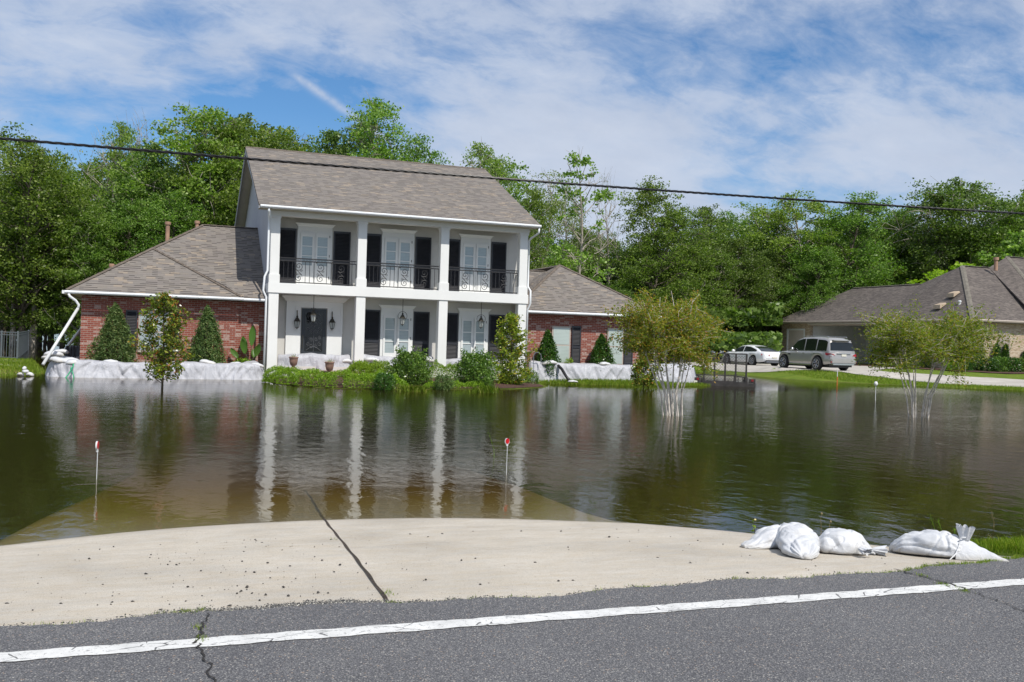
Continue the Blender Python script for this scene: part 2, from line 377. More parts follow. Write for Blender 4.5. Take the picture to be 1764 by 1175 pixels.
M['leaf_magnolia_y'] = leaf_mat('yellow green magnolia leaves', [(0, (.06, .10, .01)), (.4, (.17, .23, .02)), (.85, (.34, .38, .04)), (1, (.36, .20, .04))], .28, .25, .03)
def tarp_mat():
    m, t, b = mat('silver tarp', (.5, .5, .53), .42); v = tex(t)
    n = noise(t, v, 2.5, 6, .6)
    L(t, ramp(t, n, [(.3, (.40, .405, .44)), (.7, (.50, .505, .54))]), b.inputs['Base Color'])
    w = noise(t, mapping(t, v, rot=(.2, .5, .4), sc=(1, 1, .35)), 6, 7, .68, 1.2)
    bump(t, b, w, .07); return m
M['tarp'] = tarp_mat()
def bag_mat():
    m, t, b = mat('woven sandbag', (.68, .69, .70), .5); v = tex(t)
    n = noise(t, v, 6, 5, .6)
    c = ramp(t, n, [(.25, (.48, .49, .51)), (.6, (.60, .61, .63)), (.8, (.66, .66, .67))])
    s_ = N(t, 'ShaderNodeSeparateXYZ'); L(t, v, s_.inputs[0])
    low = ramp(t, math_(t, 'ADD', s_.outputs[2], math_(t, 'MULTIPLY', noise(t, v, 14, 5), .05)), [(.02, .65), (.075, 0.)])
    dirt = math_(t, 'MAXIMUM', low, ramp(t, noise(t, v, 4.1, 7, .72), [(.56, 0.), (.72, .45)]))
    L(t, mixc(t, dirt, c, (.36, .33, .27)), b.inputs['Base Color'])
    w1 = N(t, 'ShaderNodeTexWave', bands_direction='X'); w1.inputs['Scale'].default_value = 95; L(t, v, w1.inputs['Vector'])
    w2 = N(t, 'ShaderNodeTexWave', bands_direction='Z'); w2.inputs['Scale'].default_value = 95; L(t, v, w2.inputs['Vector'])
    ww = noise(t, mapping(t, v, sc=(.5, 1, 1)), 14, 6, .65, .6)
    h = math_(t, 'ADD', math_(t, 'MULTIPLY', noise(t, v, 220, 2), .12), ww)
    bump(t, b, h, .012); return m
M['bag'] = bag_mat()

def ground_mat():
    m, t, b = mat('grass ground', (.1, .15, .03), .95, spec=.15); v = tex(t)
    c = ramp(t, noise(t, v, 1.2, 6, .7), [(.3, (.12, .19, .022)), (.5, (.20, .29, .03)), (.68, (.27, .32, .05))])
    c = mixc(t, noise(t, v, 40, 4, .7), c, (.05, .08, .01))
    s = N(t, 'ShaderNodeSeparateXYZ'); L(t, v, s.inputs[0])
    wet = ramp(t, math_(t, 'ADD', s.outputs[2], math_(t, 'MULTIPLY', noise(t, v, 3, 3), .06)), [(.0, 1.), (.06, 0.)])
    c = mixc(t, wet, c, (.07, .055, .018)); L(t, c, b.inputs['Base Color'])
    bump(t, b, noise(t, v, 30, 5, .7), .05); return m
M['ground'] = ground_mat()
M['drygrass'] = simple('dry grass ground', (.25, .20, .07), .95, var=.4, scale=3, bmp=.03, bscale=30)
def concrete_mat(name, c, fine=True):
    m, t, b = mat(name, c, .9, spec=.25); v = tex(t)
    base = ramp(t, noise(t, v, .8, 6, .62), [(.3, tuple(x * .72 for x in c)), (.52, tuple(x * .97 for x in c)), (.72, tuple(min(1, x * 1.09) for x in c))])
    base = mixc(t, ramp(t, noise(t, mapping(t, v, sc=(.55, 2.2, 1)), 1.7, 8, .7), [(.47, 0.), (.72, .5)]), base, (c[0] * .62, c[1] * .63, c[2] * .66))
    base = mixc(t, math_(t, 'MULTIPLY', ramp(t, noise(t, mapping(t, v, sc=(1, 3.2, 1)), 4.5, 7, .75), [(.40, 0.), (.66, 1.)]), .45), base, (c[0] * .82, c[1] * .70, c[2] * .52))
    if fine:
        fn = noise(t, v, 150, 3, .8); base = mixc(t, ramp(t, fn, [(.38, .7), (.48, 0.)]), base, tuple(x * .42 for x in c))
        base = mixc(t, ramp(t, noise(t, v, 210, 2, .8), [(.60, 0.), (.68, .6)]), base, tuple(min(1, x * 1.4) for x in c))
        vo = N(t, 'ShaderNodeTexVoronoi'); vo.inputs['Scale'].default_value = 38; L(t, v, vo.inputs['Vector'])
        wn = N(t, 'ShaderNodeTexWhiteNoise'); L(t, vo.outputs['Color'], wn.inputs['Vector'])
        pit = math_(t, 'MULTIPLY', math_(t, 'LESS_THAN', vo.outputs['Distance'], .17), math_(t, 'GREATER_THAN', wn.outputs['Value'], .88))
        base = mixc(t, math_(t, 'MULTIPLY', pit, .7), base, (.10, .06, .035))
        s = N(t, 'ShaderNodeSeparateXYZ'); L(t, v, s.inputs[0])
        damp = ramp(t, math_(t, 'ADD', s.outputs[2], math_(t, 'MULTIPLY', noise(t, v, 5, 4), .012)), [(.004, 1.), (.013, 0.)])
        base = mixc(t, math_(t, 'MULTIPLY', damp, .6), base, tuple(x * .38 for x in c))
        bump(t, b, noise(t, v, 130, 4, .8), .003)
    L(t, base, b.inputs['Base Color']); return m
M['concrete'] = concrete_mat('apron concrete', (.51, .472, .412))
M['drive'] = concrete_mat('driveway concrete', (.46, .44, .41), False)
def asphalt_mat():
    m, t, b = mat('asphalt', (.12, .12, .125), .85, spec=.3); v = tex(t)
    c = ramp(t, noise(t, v, .9, 5, .6), [(.32, (.115, .115, .122)), (.5, (.168, .168, .173)), (.68, (.215, .215, .22))])
    vo = N(t, 'ShaderNodeTexVoronoi'); vo.inputs['Scale'].default_value = 125; L(t, v, vo.inputs['Vector'])
    wn = N(t, 'ShaderNodeTexWhiteNoise'); L(t, vo.outputs['Color'], wn.inputs['Vector'])
    stone = ramp(t, wn.outputs['Value'], [(0, (.06, .06, .065)), (.3, (.115, .115, .125)), (.6, (.18, .18, .188)), (.86, (.24, .235, .23)), (.94, (.34, .33, .31)), (.975, (.50, .48, .44)), (.985, (.42, .27, .16)), (1., (.62, .6, .56))])
    c = mixc(t, .66, c, stone)
    gap = ramp(t, vo.outputs['Distance'], [(.40, 0.), (.62, .75)]); c = mixc(t, gap, c, (.05, .05, .055))
    L(t, c, b.inputs['Base Color'])
    h = math_(t, 'ADD', math_(t, 'MULTIPLY', math_(t, 'SUBTRACT', 1, vo.outputs['Distance']), .7), noise(t, v, 60, 3))
    bump(t, b, h, .006); return m
M['asphalt'] = asphalt_mat()
def line_mat():
    m, t, b = mat('road line paint', (.72, .72, .70), .75); v = tex(t)
    vo = N(t, 'ShaderNodeTexVoronoi', feature='DISTANCE_TO_EDGE'); vo.inputs['Scale'].default_value = 3.2
    L(t, mapping(t, v, sc=(1, 1.7, 1)), vo.inputs['Vector'])
    wob = noise(t, v, 14, 4)
    crack = math_(t, 'LESS_THAN', math_(t, 'ADD', vo.outputs['Distance'], math_(t, 'MULTIPLY', math_(t, 'SUBTRACT', wob, .5), .08)), .010)
    gate = math_(t, 'GREATER_THAN', noise(t, v, 1.7, 3), .40)
    worn = math_(t, 'GREATER_THAN', noise(t, v, 38, 5, .78), .59)
    a = math_(t, 'MAXIMUM', math_(t, 'MULTIPLY', crack, gate), math_(t, 'MULTIPLY', worn, .65))
    c = ramp(t, noise(t, v, 5, 5, .7), [(.3, (.50, .50, .49)), (.7, (.70, .70, .685))])
    L(t, mixc(t, a, c, (.13, .13, .13)), b.inputs['Base Color']); bump(t, b, noise(t, v, 90, 3), .003); return m
M['line'] = line_mat()

def water_mat():
    m = bpy.data.materials.new('flood water'); m.use_nodes = True; t = m.node_tree; t.nodes.clear()
    v = tex(t); s = N(t, 'ShaderNodeSeparateXYZ'); L(t, v, s.inputs[0])
    w1 = noise(t, mapping(t, v, rot=(0, 0, R_(20)), sc=(1.6, 1., 1)), 2.1, 3, .5, .6)
    w2 = noise(t, mapping(t, v, rot=(0, 0, R_(-12)), sc=(1.2, 1.9, 1)), 7.5, 3, .55, .5)
    w3 = noise(t, v, 17, 2, .5)
    # wind patches; sheltered, glassy water in the lee of the barrier wall
    pat = ramp(t, noise(t, mapping(t, v, rot=(0, 0, R_(-15)), sc=(.35, 1, 1)), .30, 7, .66), [(.3, .62), (.7, 1.15)])
    lee = ramp(t, math_(t, 'DIVIDE', s.outputs[1], 60), [(.555, 1.), (.61, .16)])
    near = ramp(t, math_(t, 'DIVIDE', s.outputs[1], 60), [(.15, .36), (.30, .62), (.45, .46), (.62, .30), (.9, .22)])
    east = ramp(t, math_(t, 'DIVIDE', s.outputs[0], 60), [(.04, 1.), (.14, 1.25)])
    leeE = math_(t, 'MAXIMUM', lee, ramp(t, math_(t, 'DIVIDE', s.outputs[0], 60), [(.28, 0.), (.55, .75)]))
    amp = math_(t, 'MULTIPLY', math_(t, 'MULTIPLY', math_(t, 'MULTIPLY', pat, leeE), near), east)
    h = math_(t, 'ADD', math_(t, 'MULTIPLY', w1, 1.4), math_(t, 'MULTIPLY', math_(t, 'ADD', math_(t, 'MULTIPLY', w2, .36), math_(t, 'MULTIPLY', w3, .11)), math_(t, 'MULTIPLY', 1.25, ramp(t, math_(t, 'DIVIDE', s.outputs[1], 60), [(.15, .35), (.34, 1.)]))))
    h = math_(t, 'MULTIPLY', h, amp)
    bp = N(t, 'ShaderNodeBump'); bp.inputs['Distance'].default_value = .010; bp.inputs['Strength'].default_value = 1.; L(t, h, bp.inputs['Height'])
    fr = N(t, 'ShaderNodeFresnel'); fr.inputs['IOR'].default_value = 1.333; L(t, bp.outputs[0], fr.inputs['Normal'])
    gl = N(t, 'ShaderNodeBsdfGlossy'); gl.inputs['Roughness'].default_value = .0; L(t, bp.outputs[0], gl.inputs['Normal'])
    tr = N(t, 'ShaderNodeBsdfTransparent'); tr.inputs[0].default_value = (.9, .86, .74, 1)
    df = N(t, 'ShaderNodeBsdfDiffuse'); df.inputs[0].default_value = (.085, .075, .022, 1)
    body = N(t, 'ShaderNodeMixShader'); body.inputs[0].default_value = .22; L(t, tr.outputs[0], body.inputs[1]); L(t, df.outputs[0], body.inputs[2])
    mx = N(t, 'ShaderNodeMixShader'); L(t, fr.outputs[0], mx.inputs[0]); L(t, body.outputs[0], mx.inputs[1]); L(t, gl.outputs[0], mx.inputs[2])
    va = N(t, 'ShaderNodeVolumeAbsorption'); va.inputs['Color'].default_value = (.72, .58, .04, 1); va.inputs['Density'].default_value = 2.6
    o = N(t, 'ShaderNodeOutputMaterial'); L(t, mx.outputs[0], o.inputs[0]); L(t, va.outputs[0], o.inputs[1]); return m
M['water'] = water_mat()
exec_parts = []

# ================================================================ TERRAIN
def sdist(poly, X, Y):
    P = np.array(poly, float); n = len(P); d = np.full(X.shape, 1e9); inside = np.zeros(X.shape, bool)
    for i in range(n):
        ax, ay = P[i]; bx, by = P[(i + 1) % n]
        vx, vy = bx - ax, by - ay; tt = np.clip(((X - ax) * vx + (Y - ay) * vy) / (vx * vx + vy * vy + 1e-12), 0, 1)
        d = np.minimum(d, np.hypot(X - ax - tt * vx, Y - ay - tt * vy))
        c = ((ay > Y) != (by > Y)) & (X < (bx - ax) * (Y - ay) / ((by - ay) if by != ay else 1e-12) + ax); inside ^= c
    return np.where(inside, d, -d)
GARDEN = [(3.5, 38.2), (3.6, 35.4), (4.3, 33.2), (5.4, 32.1), (7.6, 31.9), (10, 32.7), (12.3, 33.2), (14.2, 34.8), (15.3, 38.5), (10, 39.5)]
LAND = [(-3.4, 38.6), (3.5, 38.4), (14.9, 38.4), (17, 37.6), (20, 37.3), (23.8, 38.5), (25.2, 43), (29, 51), (34.2, 59.5), (35.9, 58.2), (35.5, 54.5), (34.9, 48.2), (36.6, 43.9), (38.8, 41.1), (42.1, 38.1), (48, 34), (60, 28), (120, 15), (200, 0), (200, 140), (70, 150), (10, 120), (-3, 62), (-4.2, 50)]
LEFT = [(-60, 30), (-12, 36.2), (-6.4, 37.3), (-5.3, 37.6), (-4.8, 38.9), (-4.3, 39.8), (-4.4, 43), (-6.3, 56.0), (-7.6, 59), (-9, 63), (-30, 66), (-60, 66)]
ROAD = [(-200, 8.6), (-6, 8.3), (-1.6, 7.6), (2, 7.9), (4.6, 7.6), (5.3, 7.15), (6.4, 6.95), (7.6, 6.85), (12, 6.9), (200, 7.5), (200, -60), (-200, -60)]
def height(X, Y):
    X = np.asarray(X, float); Y = np.asarray(Y, float)
    g = sdist(GARDEN, X, Y); l = sdist(LAND, X, Y); w = sdist(LEFT, X, Y); r = sdist(ROAD, X, Y)
    g1 = np.exp(-((X - 39.5) ** 2 + (Y - 51.) ** 2) / 30.); g2 = np.exp(-((X - 41) ** 2 + (Y - 60.5) ** 2) / 26.); k = .045 + .22 * g1 + .10 * g2; capz = .72 - .22 * np.sqrt(np.maximum(g1, g2))
    zl = np.where(l > 0, np.where(X > 29, np.minimum(l * k, capz), np.minimum(l * .14, .24)), np.maximum(l * .16, -.75))
    zg = np.where(g > 0, np.minimum(g * .07, .25), np.maximum(g * .22, -.75))
    zw = np.where(w > 0, np.minimum(w * .05, .25), np.maximum(w * .12, -.75))
    zr = np.where(r > 0, np.minimum(r * .16, .19), np.maximum(r * .30, -.75))
    zr = np.where(Y < 6.2, np.minimum(zr, .19 - .12 * np.clip((6.2 - Y) / .6, 0, 1)), zr)
    z = np.maximum(np.maximum(zl, zg), np.maximum(zw, zr))
    z = np.where((X > -12) & (X < 6.6) & (Y > 5.2) & (Y < 22), np.minimum(z, -.09 - .06 * (Y - 9.3) * (Y > 9.3) + .10 * (Y < 8) * 1.0 * (8 - Y) / 2.4), z)
    bump_ = .02 * np.sin(X * 1.7 + 2 * np.sin(Y * .6)) * np.sin(Y * 1.3 + X * .4) + .01 * np.sin(X * 4.1) * np.sin(Y * 3.7)
    return z + bump_ * np.clip((z + .1) * 3, 0, 1) * (Y > 23)
def hz1(x, y): return float(height(np.array([x]), np.array([y]))[0])
def grid_axis(segs):
    out = []
    for a, b, st in segs: out += list(np.arange(a, b, st))
    return np.array(out + [segs[-1][1]])
gx = grid_axis([(-300, -60, 20), (-60, -14, 3), (-14, 22, .45), (22, 62, .8), (62, 120, 4), (120, 400, 20)])
gy = grid_axis([(-40, 4.5, 6), (4.5, 12, .22), (12, 30, 1.2), (30, 64, .45), (64, 100, 2), (100, 340, 16)])
GX, GY = np.meshgrid(gx, gy); GZ = height(GX, GY)
nx, ny = len(gx), len(gy)
idx = np.arange(nx * ny).reshape(ny, nx)
Fq = np.stack([idx[:-1, :-1].ravel(), idx[:-1, 1:].ravel(), idx[1:, 1:].ravel(), idx[1:, :-1].ravel()], 1)
tag(link('ground', new_mesh('ground', np.stack([GX.ravel(), GY.ravel(), GZ.ravel()], 1), Fq, True), M['ground']), kind='structure')
mb = MB().box(-320, 420, 6.0, 330, -1.3, 0.0)
tag(mb.build('flood_water', M['water']), kind='structure')

# road: sheet with a ragged far edge, overlapping the apron's near edge
rng = np.random.default_rng(5)
xs = np.concatenate([[-200, -80, -30, -12], np.arange(-6, 16, .07), [25, 60, 200]])
def edge_y(x): return 5.56 + .05 * math.sin(x * 2.3) + .03 * math.sin(x * 7.1 + 1) + .05 * math.sin(x * .9 + 2.) + .012 * math.sin(x * 31) + .01 * math.sin(x * 53)
ys = [-14, 0, 2.5, 4, 4.8, 5.2, 5.4, None]
V = []
for x in xs:
    for y in ys:
        yy = edge_y(x) if y is None else y
        V.append((x, yy, .212 - max(0, (yy - 5.5)) * .05))
k = len(ys); Fq = np.array([[i * k + j, (i + 1) * k + j, (i + 1) * k + j + 1, i * k + j + 1] for i in range(len(xs) - 1) for j in range(k - 1)])
tag(link('road', new_mesh('road', V, Fq), M['asphalt']), kind='structure')
V = []; xs2 = np.concatenate([[-200, -60], np.arange(-8, 18, .05), [60, 200]])
for x in xs2:
    w = .006 * math.sin(x * 13) + .004 * math.sin(x * 37 + 1)
    V += [(x, 4.965 + w, .2165), (x, 5.108 + .005 * math.sin(x * 17 + 2) + .004 * math.sin(x * 41), .2165)]
n = len(xs2); tag(link('road_edge_line', new_mesh('line', V, np.array([[2 * i, 2 * i + 2, 2 * i + 3, 2 * i + 1] for i in range(n - 1)])), M['line']), kind='structure')

# concrete driveway apron, sloping down into the flood
def y0(x): return max(7.3, 9.27 - .08 * (x - 1.5) ** 2)
def apron_z(x, y):
    q = y0(x)
    return min(.192, .20 * (1 - (y - 5.6) / (q - 5.6))) if y < q else -.056 * (y - q)
LE = [(5.3, -14), (5.9, -12), (6.3, -6), (7.0, -3), (7.9, -1.8), (8.8, -1.24), (10.4, -1.02), (12.4, -.70), (15, -.35), (22, -.3)]
RE = [(5.3, 6.7), (5.7, 6.55), (6.0, 6.35), (6.5, 6.05), (6.95, 5.82), (7.3, 5.45), (7.72, 5.21), (8.0, 5.0), (8.37, 4.64), (8.73, 4.30), (9.4, 4.27), (10.2, 4.36), (12.1, 4.6), (15, 4.8), (22, 4.8)]
yr = np.concatenate([np.arange(5.44, 9.6, .08), np.arange(9.6, 13, .3), np.arange(13, 22.1, 1.)])
V = []; nc = 60
for y in yr:
    a = np.interp(y, [p[0] for p in LE], [p[1] for p in LE]); b = np.interp(y, [p[0] for p in RE], [p[1] for p in RE])
    for j in range(nc + 1):
        x = a + (b - a) * (j / nc); V.append((x, y, apron_z(x, y) + .004 * math.sin(x * 1.3) * math.sin(y * 1.7)))
nr = len(yr); Fq = [[i * (nc + 1) + j, i * (nc + 1) + j + 1, (i + 1) * (nc + 1) + j + 1, (i + 1) * (nc + 1) + j] for i in range(nr - 1) for j in range(nc)]
# slab thickness along both sides
base = len(V)
for i in range(nr):
    for j in (0, nc): x, y, z = V[i * (nc + 1) + j]; V.append((x, y, z - .13))
for i in range(nr - 1):
    Fq.append([i * (nc + 1), (i + 1) * (nc + 1), base + 2 * (i + 1), base + 2 * i]); Fq.append([i * (nc + 1) + nc, base + 2 * i + 1, base + 2 * (i + 1) + 1, (i + 1) * (nc + 1) + nc])
tag(link('driveway_apron', new_mesh('apron', V, np.array(Fq), True), M['concrete']), kind='structure')
# expansion joint (dark filler board in the apron)
def strip(pts, w, zf, dz=.005):
    V = []; Fs = []
    for i, (x, y) in enumerate(pts):
        a = pts[max(0, i - 1)]; b = pts[min(len(pts) - 1, i + 1)]; tx, ty = b[0] - a[0], b[1] - a[1]; l = math.hypot(tx, ty); px, py = -ty / l, tx / l
        ww = (w[i] if hasattr(w, '__len__') else w) / 2
        for s in (-1, 1):
            X, Y = x + px * ww * s, y + py * ww * s; V.append((X, Y, zf(X, Y) + dz))
    return V, [[2 * i, 2 * i + 1, 2 * i + 3, 2 * i + 2] for i in range(len(pts) - 1)]
jp = []
for q in np.linspace(0, 1, 60):
    y = 5.64 + q * 6.4; x = np.interp(y, [5.6, 5.75, 6.2, 7.0, 8.8, 9.7, 11.2, 13], [1.295, 1.305, 1.335, 1.385, 1.475, 1.53, 1.65, 1.75]); jp.append((x + .003 * math.sin(q * 60), y))
V, Fs = strip(jp, [.022 + .004 * math.sin(i * 1.1) for i in range(60)], apron_z)
mj = simple('joint filler', (.045, .032, .022), .95, var=.5, scale=20)
tag(link('expansion_joint', new_mesh('joint', V, Fs), mj), kind='structure')
hp = [(1.42 + .09 * i, 7.55 + .012 * i + .02 * math.sin(i * 1.7) + .012 * math.sin(i * 4.1)) for i in range(34)]
V, Fs = strip(hp, [.0025 + .002 * math.sin(i * 2.3) for i in range(34)], apron_z)
tag(link('hairline_crack', new_mesh('hairline', V, Fs), simple('hairline dirt', (.16, .13, .10), .95, var=.4, scale=20)), kind='structure')
# asphalt cracks
def crack(p0, p1, n, amp, w, seed):
    r = random.Random(seed); pts = []
    off = 0
    for i in range(n + 1):
        q = i / n; off = off * .75 + r.uniform(-amp, amp) * .6
        dx, dy = p1[0] - p0[0], p1[1] - p0[1]; l = math.hypot(dx, dy)
        pts.append((p0[0] + dx * q - dy / l * off, p0[1] + dy * q + dx / l * off))
    return strip(pts, [w * r.uniform(.25, 1.2) for _ in pts], lambda x, y: .212 - max(0, (y - 5.5)) * .05, .0075)
mcr = simple('crack dirt', (.025, .022, .02), .98, var=.4, scale=30)
V = []; Fs = []
for a in (((.28, 5.55), (.20, 5.02), 26, .022, .014, 1), ((.20, 5.02), (.27, 4.4), 30, .022, .010, 2), ((4.98, 5.56), (5.05, 4.98), 28, .024, .016, 3), ((5.05, 4.98), (4.95, 4.3), 44, .022, .009, 4), ((4.95, 4.3), (4.5, 3.6), 36, .022, .007, 5)):
    v, f = crack(*a); b0 = len(V); V += v; Fs += [[b0 + i for i in q] for q in f]
tag(link('road_crack', new_mesh('crack', V, Fs), mcr), kind='structure')

# neighbour's driveway on the right lawn, footpaths on the left lawn, planting beds
def drape(name, poly, m, dz, kind='structure', st=.8, zf=None, cut=1.0):
    P = np.array(poly); x0, x1, y0_, y1 = P[:, 0].min(), P[:, 0].max(), P[:, 1].min(), P[:, 1].max()
    bm = bmesh.new(); vs = [bm.verts.new((float(p[0]), float(p[1]), 0)) for p in poly]; bm.faces.new(vs)
    for ax, lo, hi in ((0, x0, x1), (1, y0_, y1)):
        c = lo + st
        while c < hi:
            co = (c, 0, 0) if ax == 0 else (0, c, 0); no = (1, 0, 0) if ax == 0 else (0, 1, 0)
            bmesh.ops.bisect_plane(bm, geom=bm.verts[:] + bm.edges[:] + bm.faces[:], plane_co=co, plane_no=no); c += st
    for v in bm.verts: v.co.z = hz1(v.co.x, v.co.y) + dz
    for f in bm.faces:
        if f.normal.z < 0: f.normal_flip()
    me = bpy.data.meshes.new(name); bm.to_mesh(me); bm.free(); o = link(name, me, m); tag(o, kind=kind); return o
def px_on_ground(x, y):
    d = ray(x, y); best = None
    for t in np.arange(8, 130, .1):
        p = EO + d * t
        if p[2] <= hz1(p[0], p[1]): best = p; break
    return best
def gpts(L_):
    out = []
    for p in L_:
        q = px_on_ground(*p)
        if q is not None: out.append((q[0], q[1]))
    return out
near_edge = [(36.5, 53.5), (37.3, 49.5), (38.6, 46), (40.6, 41.8), (43.8, 39.2)]
far_edge = gpts([(1762, 655), (1700, 651), (1627, 647.5), (1559, 642.8), (1500, 638)])
drape('neighbour_driveway', [(37.2, 72), (36.8, 60)] + near_edge + [(52, 36), (60, 33), (64, 40)] + far_edge + [(52.3, 56), (52.3, 74.5), (46, 76)], M['drive'], .03)
drape('mulch_bed', [(49.8, 66), (49.0, 55), (48.6, 48.2), (54, 47.2), (66, 46.8), (66, 51.6), (52.2, 51.6), (52.2, 66)], M['mulch'], .045)
drape('left_footpath', [(-12, 44.6), (-5.6, 44.9), (-5.7, 46.3), (-12, 47)], M['drive'], .03)
drape('left_driveway', [(-14, 50.5), (-6.5, 50.8), (-6.3, 53), (-14, 53.4)], M['drive'], .03)
drape('garden_soil', [(3.7, 38.3), (3.75, 35.5), (4.4, 33.4), (5.5, 32.3), (7.6, 32.1), (10, 32.9), (12.2, 33.4), (14.0, 34.9), (15.0, 38.4)], M['mulch'], .02, st=.5)
drape('bare_bank', [(-12, 37.2), (-5.6, 38.0), (-5.0, 39.6), (-4.8, 41.5), (-6, 42.6), (-12, 42)], M['drygrass'], .015, st=.6)

# ================================================================ THE HOUSE
house = thing('brick_house', 'two storey white columned house with balcony and low red brick wings, ringed by flood water', 'house', (9, 46, .1))
def B(mb, name, m, parent=None, smooth=False, uv=False, label=None, bevel=0):
    o = mb.build(name, m, parent if parent is not None else house, smooth, uv, True, bevel)
    if label: o['label'] = label
    return o
XL, XR, YF, YW, YB = 3.86, 14.75, 39.0, 40.3, 52.6
Z1, Z2, ZC, ZE = 3.38, 3.78, 6.44, 6.62
# main block: front wall behind the porch (with openings covered by doors), left gable, right gable
mb = MB(); th = .22
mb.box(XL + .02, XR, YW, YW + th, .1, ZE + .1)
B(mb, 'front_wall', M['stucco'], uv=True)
RY, RZ = 46.3, 10.38
def gable(x0, x1, y0_=YF + .3):
    pts = [(y0_, .0), (YB, .0), (YB, 7.0), (RY, RZ - .17), (y0_, 6.72)]
    m = MB(); a = [(x0, y, z) for y, z in pts]; b = [(x1, y, z) for y, z in pts]; n = len(pts)
    m.add(a + b, [list(range(n)), list(range(2 * n - 1, n - 1, -1))] + [[i, (i + 1) % n, (i + 1) % n + n, i + n][::-1] for i in range(n)]); return m
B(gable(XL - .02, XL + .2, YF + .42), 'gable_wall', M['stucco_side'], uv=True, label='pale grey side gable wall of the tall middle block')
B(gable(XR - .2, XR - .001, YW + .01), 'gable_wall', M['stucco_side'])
B(MB().box(XL, XR, YB - .2, YB, .1, 6.9), 'rear_wall', M['stucco'])
# porch floor, balcony slab, upper beam, ceiling
B(MB().box(XL, XR, YF + .02, YW - .002, .05, .5), 'porch_floor', M['stucco'])
m = MB().box(XL - .03, XR + .03, YF - .04, YW - .003, Z1, Z2)
B(m, 'balcony_slab', M['white'], bevel=.012)
m = MB(); m.box(XL, XR, YF - .02, YF + .38, ZC, ZE + .06); B(m, 'porch_beam', M['white'])
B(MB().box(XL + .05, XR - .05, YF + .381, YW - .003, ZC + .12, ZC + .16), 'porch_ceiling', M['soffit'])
# columns
for a, b in ((3.87, 4.25), (7.33, 7.71), (10.81, 11.19), (14.34, 14.72)):
    m = MB().box(a, b, YF, YF + .36, .0, Z1 - .002); B(m, 'column', M['white'], bevel=.01)
    m = MB().box(a + .01, b - .01, YF + .015, YF + .355, Z2 + .001, ZC - .001)
    m.box(a - .02, b + .02, YF - .015, YF + .385, Z2 + .0015, Z2 + .34); m.box(a - .02, b + .02, YF - .012, YF + .385, ZC - .10, ZC - .0015)
    B(m, 'column', M['white'], bevel=.008)
# doors, surrounds, shutters
def french_door(x0, x1, z0, z1, rail):
    f = MB(); y = YW - .06
    B(MB().box(x0, x1, y - .004, YW - .001, z0, z1), 'door_frame', M['white'])
    hd = MB(); cx = (x0 + x1) / 2
    zt = z1 + .30; prof = [(-.01, z1 + .0), (-.01, z1 + .17), (.02, z1 + .19), (.06, z1 + .25), (.10, z1 + .27), (.10, zt)]
    for i in range(len(prof) - 1):
        (o1, za), (o2, zb) = prof[i], prof[i + 1]
        if zb - za < .001: continue
        hd.add([(x0 - o1, y - .03 - o1 * .6, za), (x1 + o1, y - .03 - o1 * .6, za), (x1 + o1, YW - .002, za), (x0 - o1, YW - .002, za),
                (x0 - o2, y - .03 - o2 * .6, zb), (x1 + o2, y - .03 - o2 * .6, zb), (x1 + o2, YW - .002, zb), (x0 - o2, YW - .002, zb)],
               [(0, 3, 2, 1), (4, 5, 6, 7), (0, 1, 5, 4), (1, 2, 6, 5), (2, 3, 7, 6), (3, 0, 4, 7)])
    B(hd, 'door_head', M['white'])
    g = (x1 - x0 - .30) / 2
    for k in (0, 1):
        a = x0 + .12 + k * (g + .06); b = a + g
        d = MB(); yl = y - .045
        st = .075; d.box(a, a + st, yl, y - .005, z0, z1 - .1); d.box(b - st, b, yl, y - .005, z0, z1 - .1)
        d.box(a + st, b - st, yl, y - .005, z1 - .25, z1 - .1); d.box(a + st, b - st, yl, y - .005, z0, rail)
        gh = (z1 - .25 - rail) / 3
        for q in (1, 2): d.box(a + st, b - st, yl + .003, y - .005, rail + gh * q - .018, rail + gh * q + .018)
        d.box(a + st + .05, b - st - .05, yl - .012, yl + .001, z0 + .12, rail - .12)
        leaf = B(d, 'french_door', M['white'])
        B(MB().box(a + st, b - st, y - .018, y - .012, rail + .002, z1 - .252), 'pane', M['pane'], leaf)
        if k == 1: B(MB().lathe([(.001, 0), (.028, .01), (.03, .03), (.012, .045), (.012, .06)], (a + .06, yl - .06, z0 + .95), 10, 'y'), 'handle', M['bronze'], leaf)
        for hzq in ((.3, 1.2, 2.0) if k else ()): B(MB().box(b - .005, b + .02, yl - .012, yl, z0 + hzq, z0 + hzq + .1), 'hinge', M['bronze'], leaf)
def shutter(x0, x1, z0, z1, y=YW):
    d = MB(); yb = y - .03; yf = y - .075; st = .055
    d.box(x0, x0 + st, yf, yb, z0, z1); d.box(x1 - st, x1, yf, yb, z0, z1); d.box(x0 + st, x1 - st, yf, yb, z1 - .07, z1); d.box(x0 + st, x1 - st, yf, yb, z0, z0 + .1)
    zm = z0 + (z1 - z0) * .44; d.box(x0 + st, x1 - st, yf, yb, zm - .05, zm + .05)
    z = z0 + .12
    while z < z1 - .09:
        if abs(z - zm) > .07:
            d.add([(x0 + st, yf + .004, z), (x1 - st, yf + .004, z), (x1 - st, yb - .004, z + .045), (x0 + st, yb - .004, z + .045),
                   (x0 + st, yf + .012, z - .006), (x1 - st, yf + .012, z - .006), (x1 - st, yb, z + .036), (x0 + st, yb, z + .036)],
                  [(0, 1, 2, 3), (7, 6, 5, 4), (0, 4, 5, 1), (3, 2, 6, 7), (0, 3, 7, 4), (1, 5, 6, 2)])
        z += .058
    d.box(x0 + st, x1 - st, yb - .002, yb + .01, z0 + .05, z1 - .05)
    B(d, 'shutter', M['shutter'])
UZ1 = 6.05; UZ0 = Z2 + .01
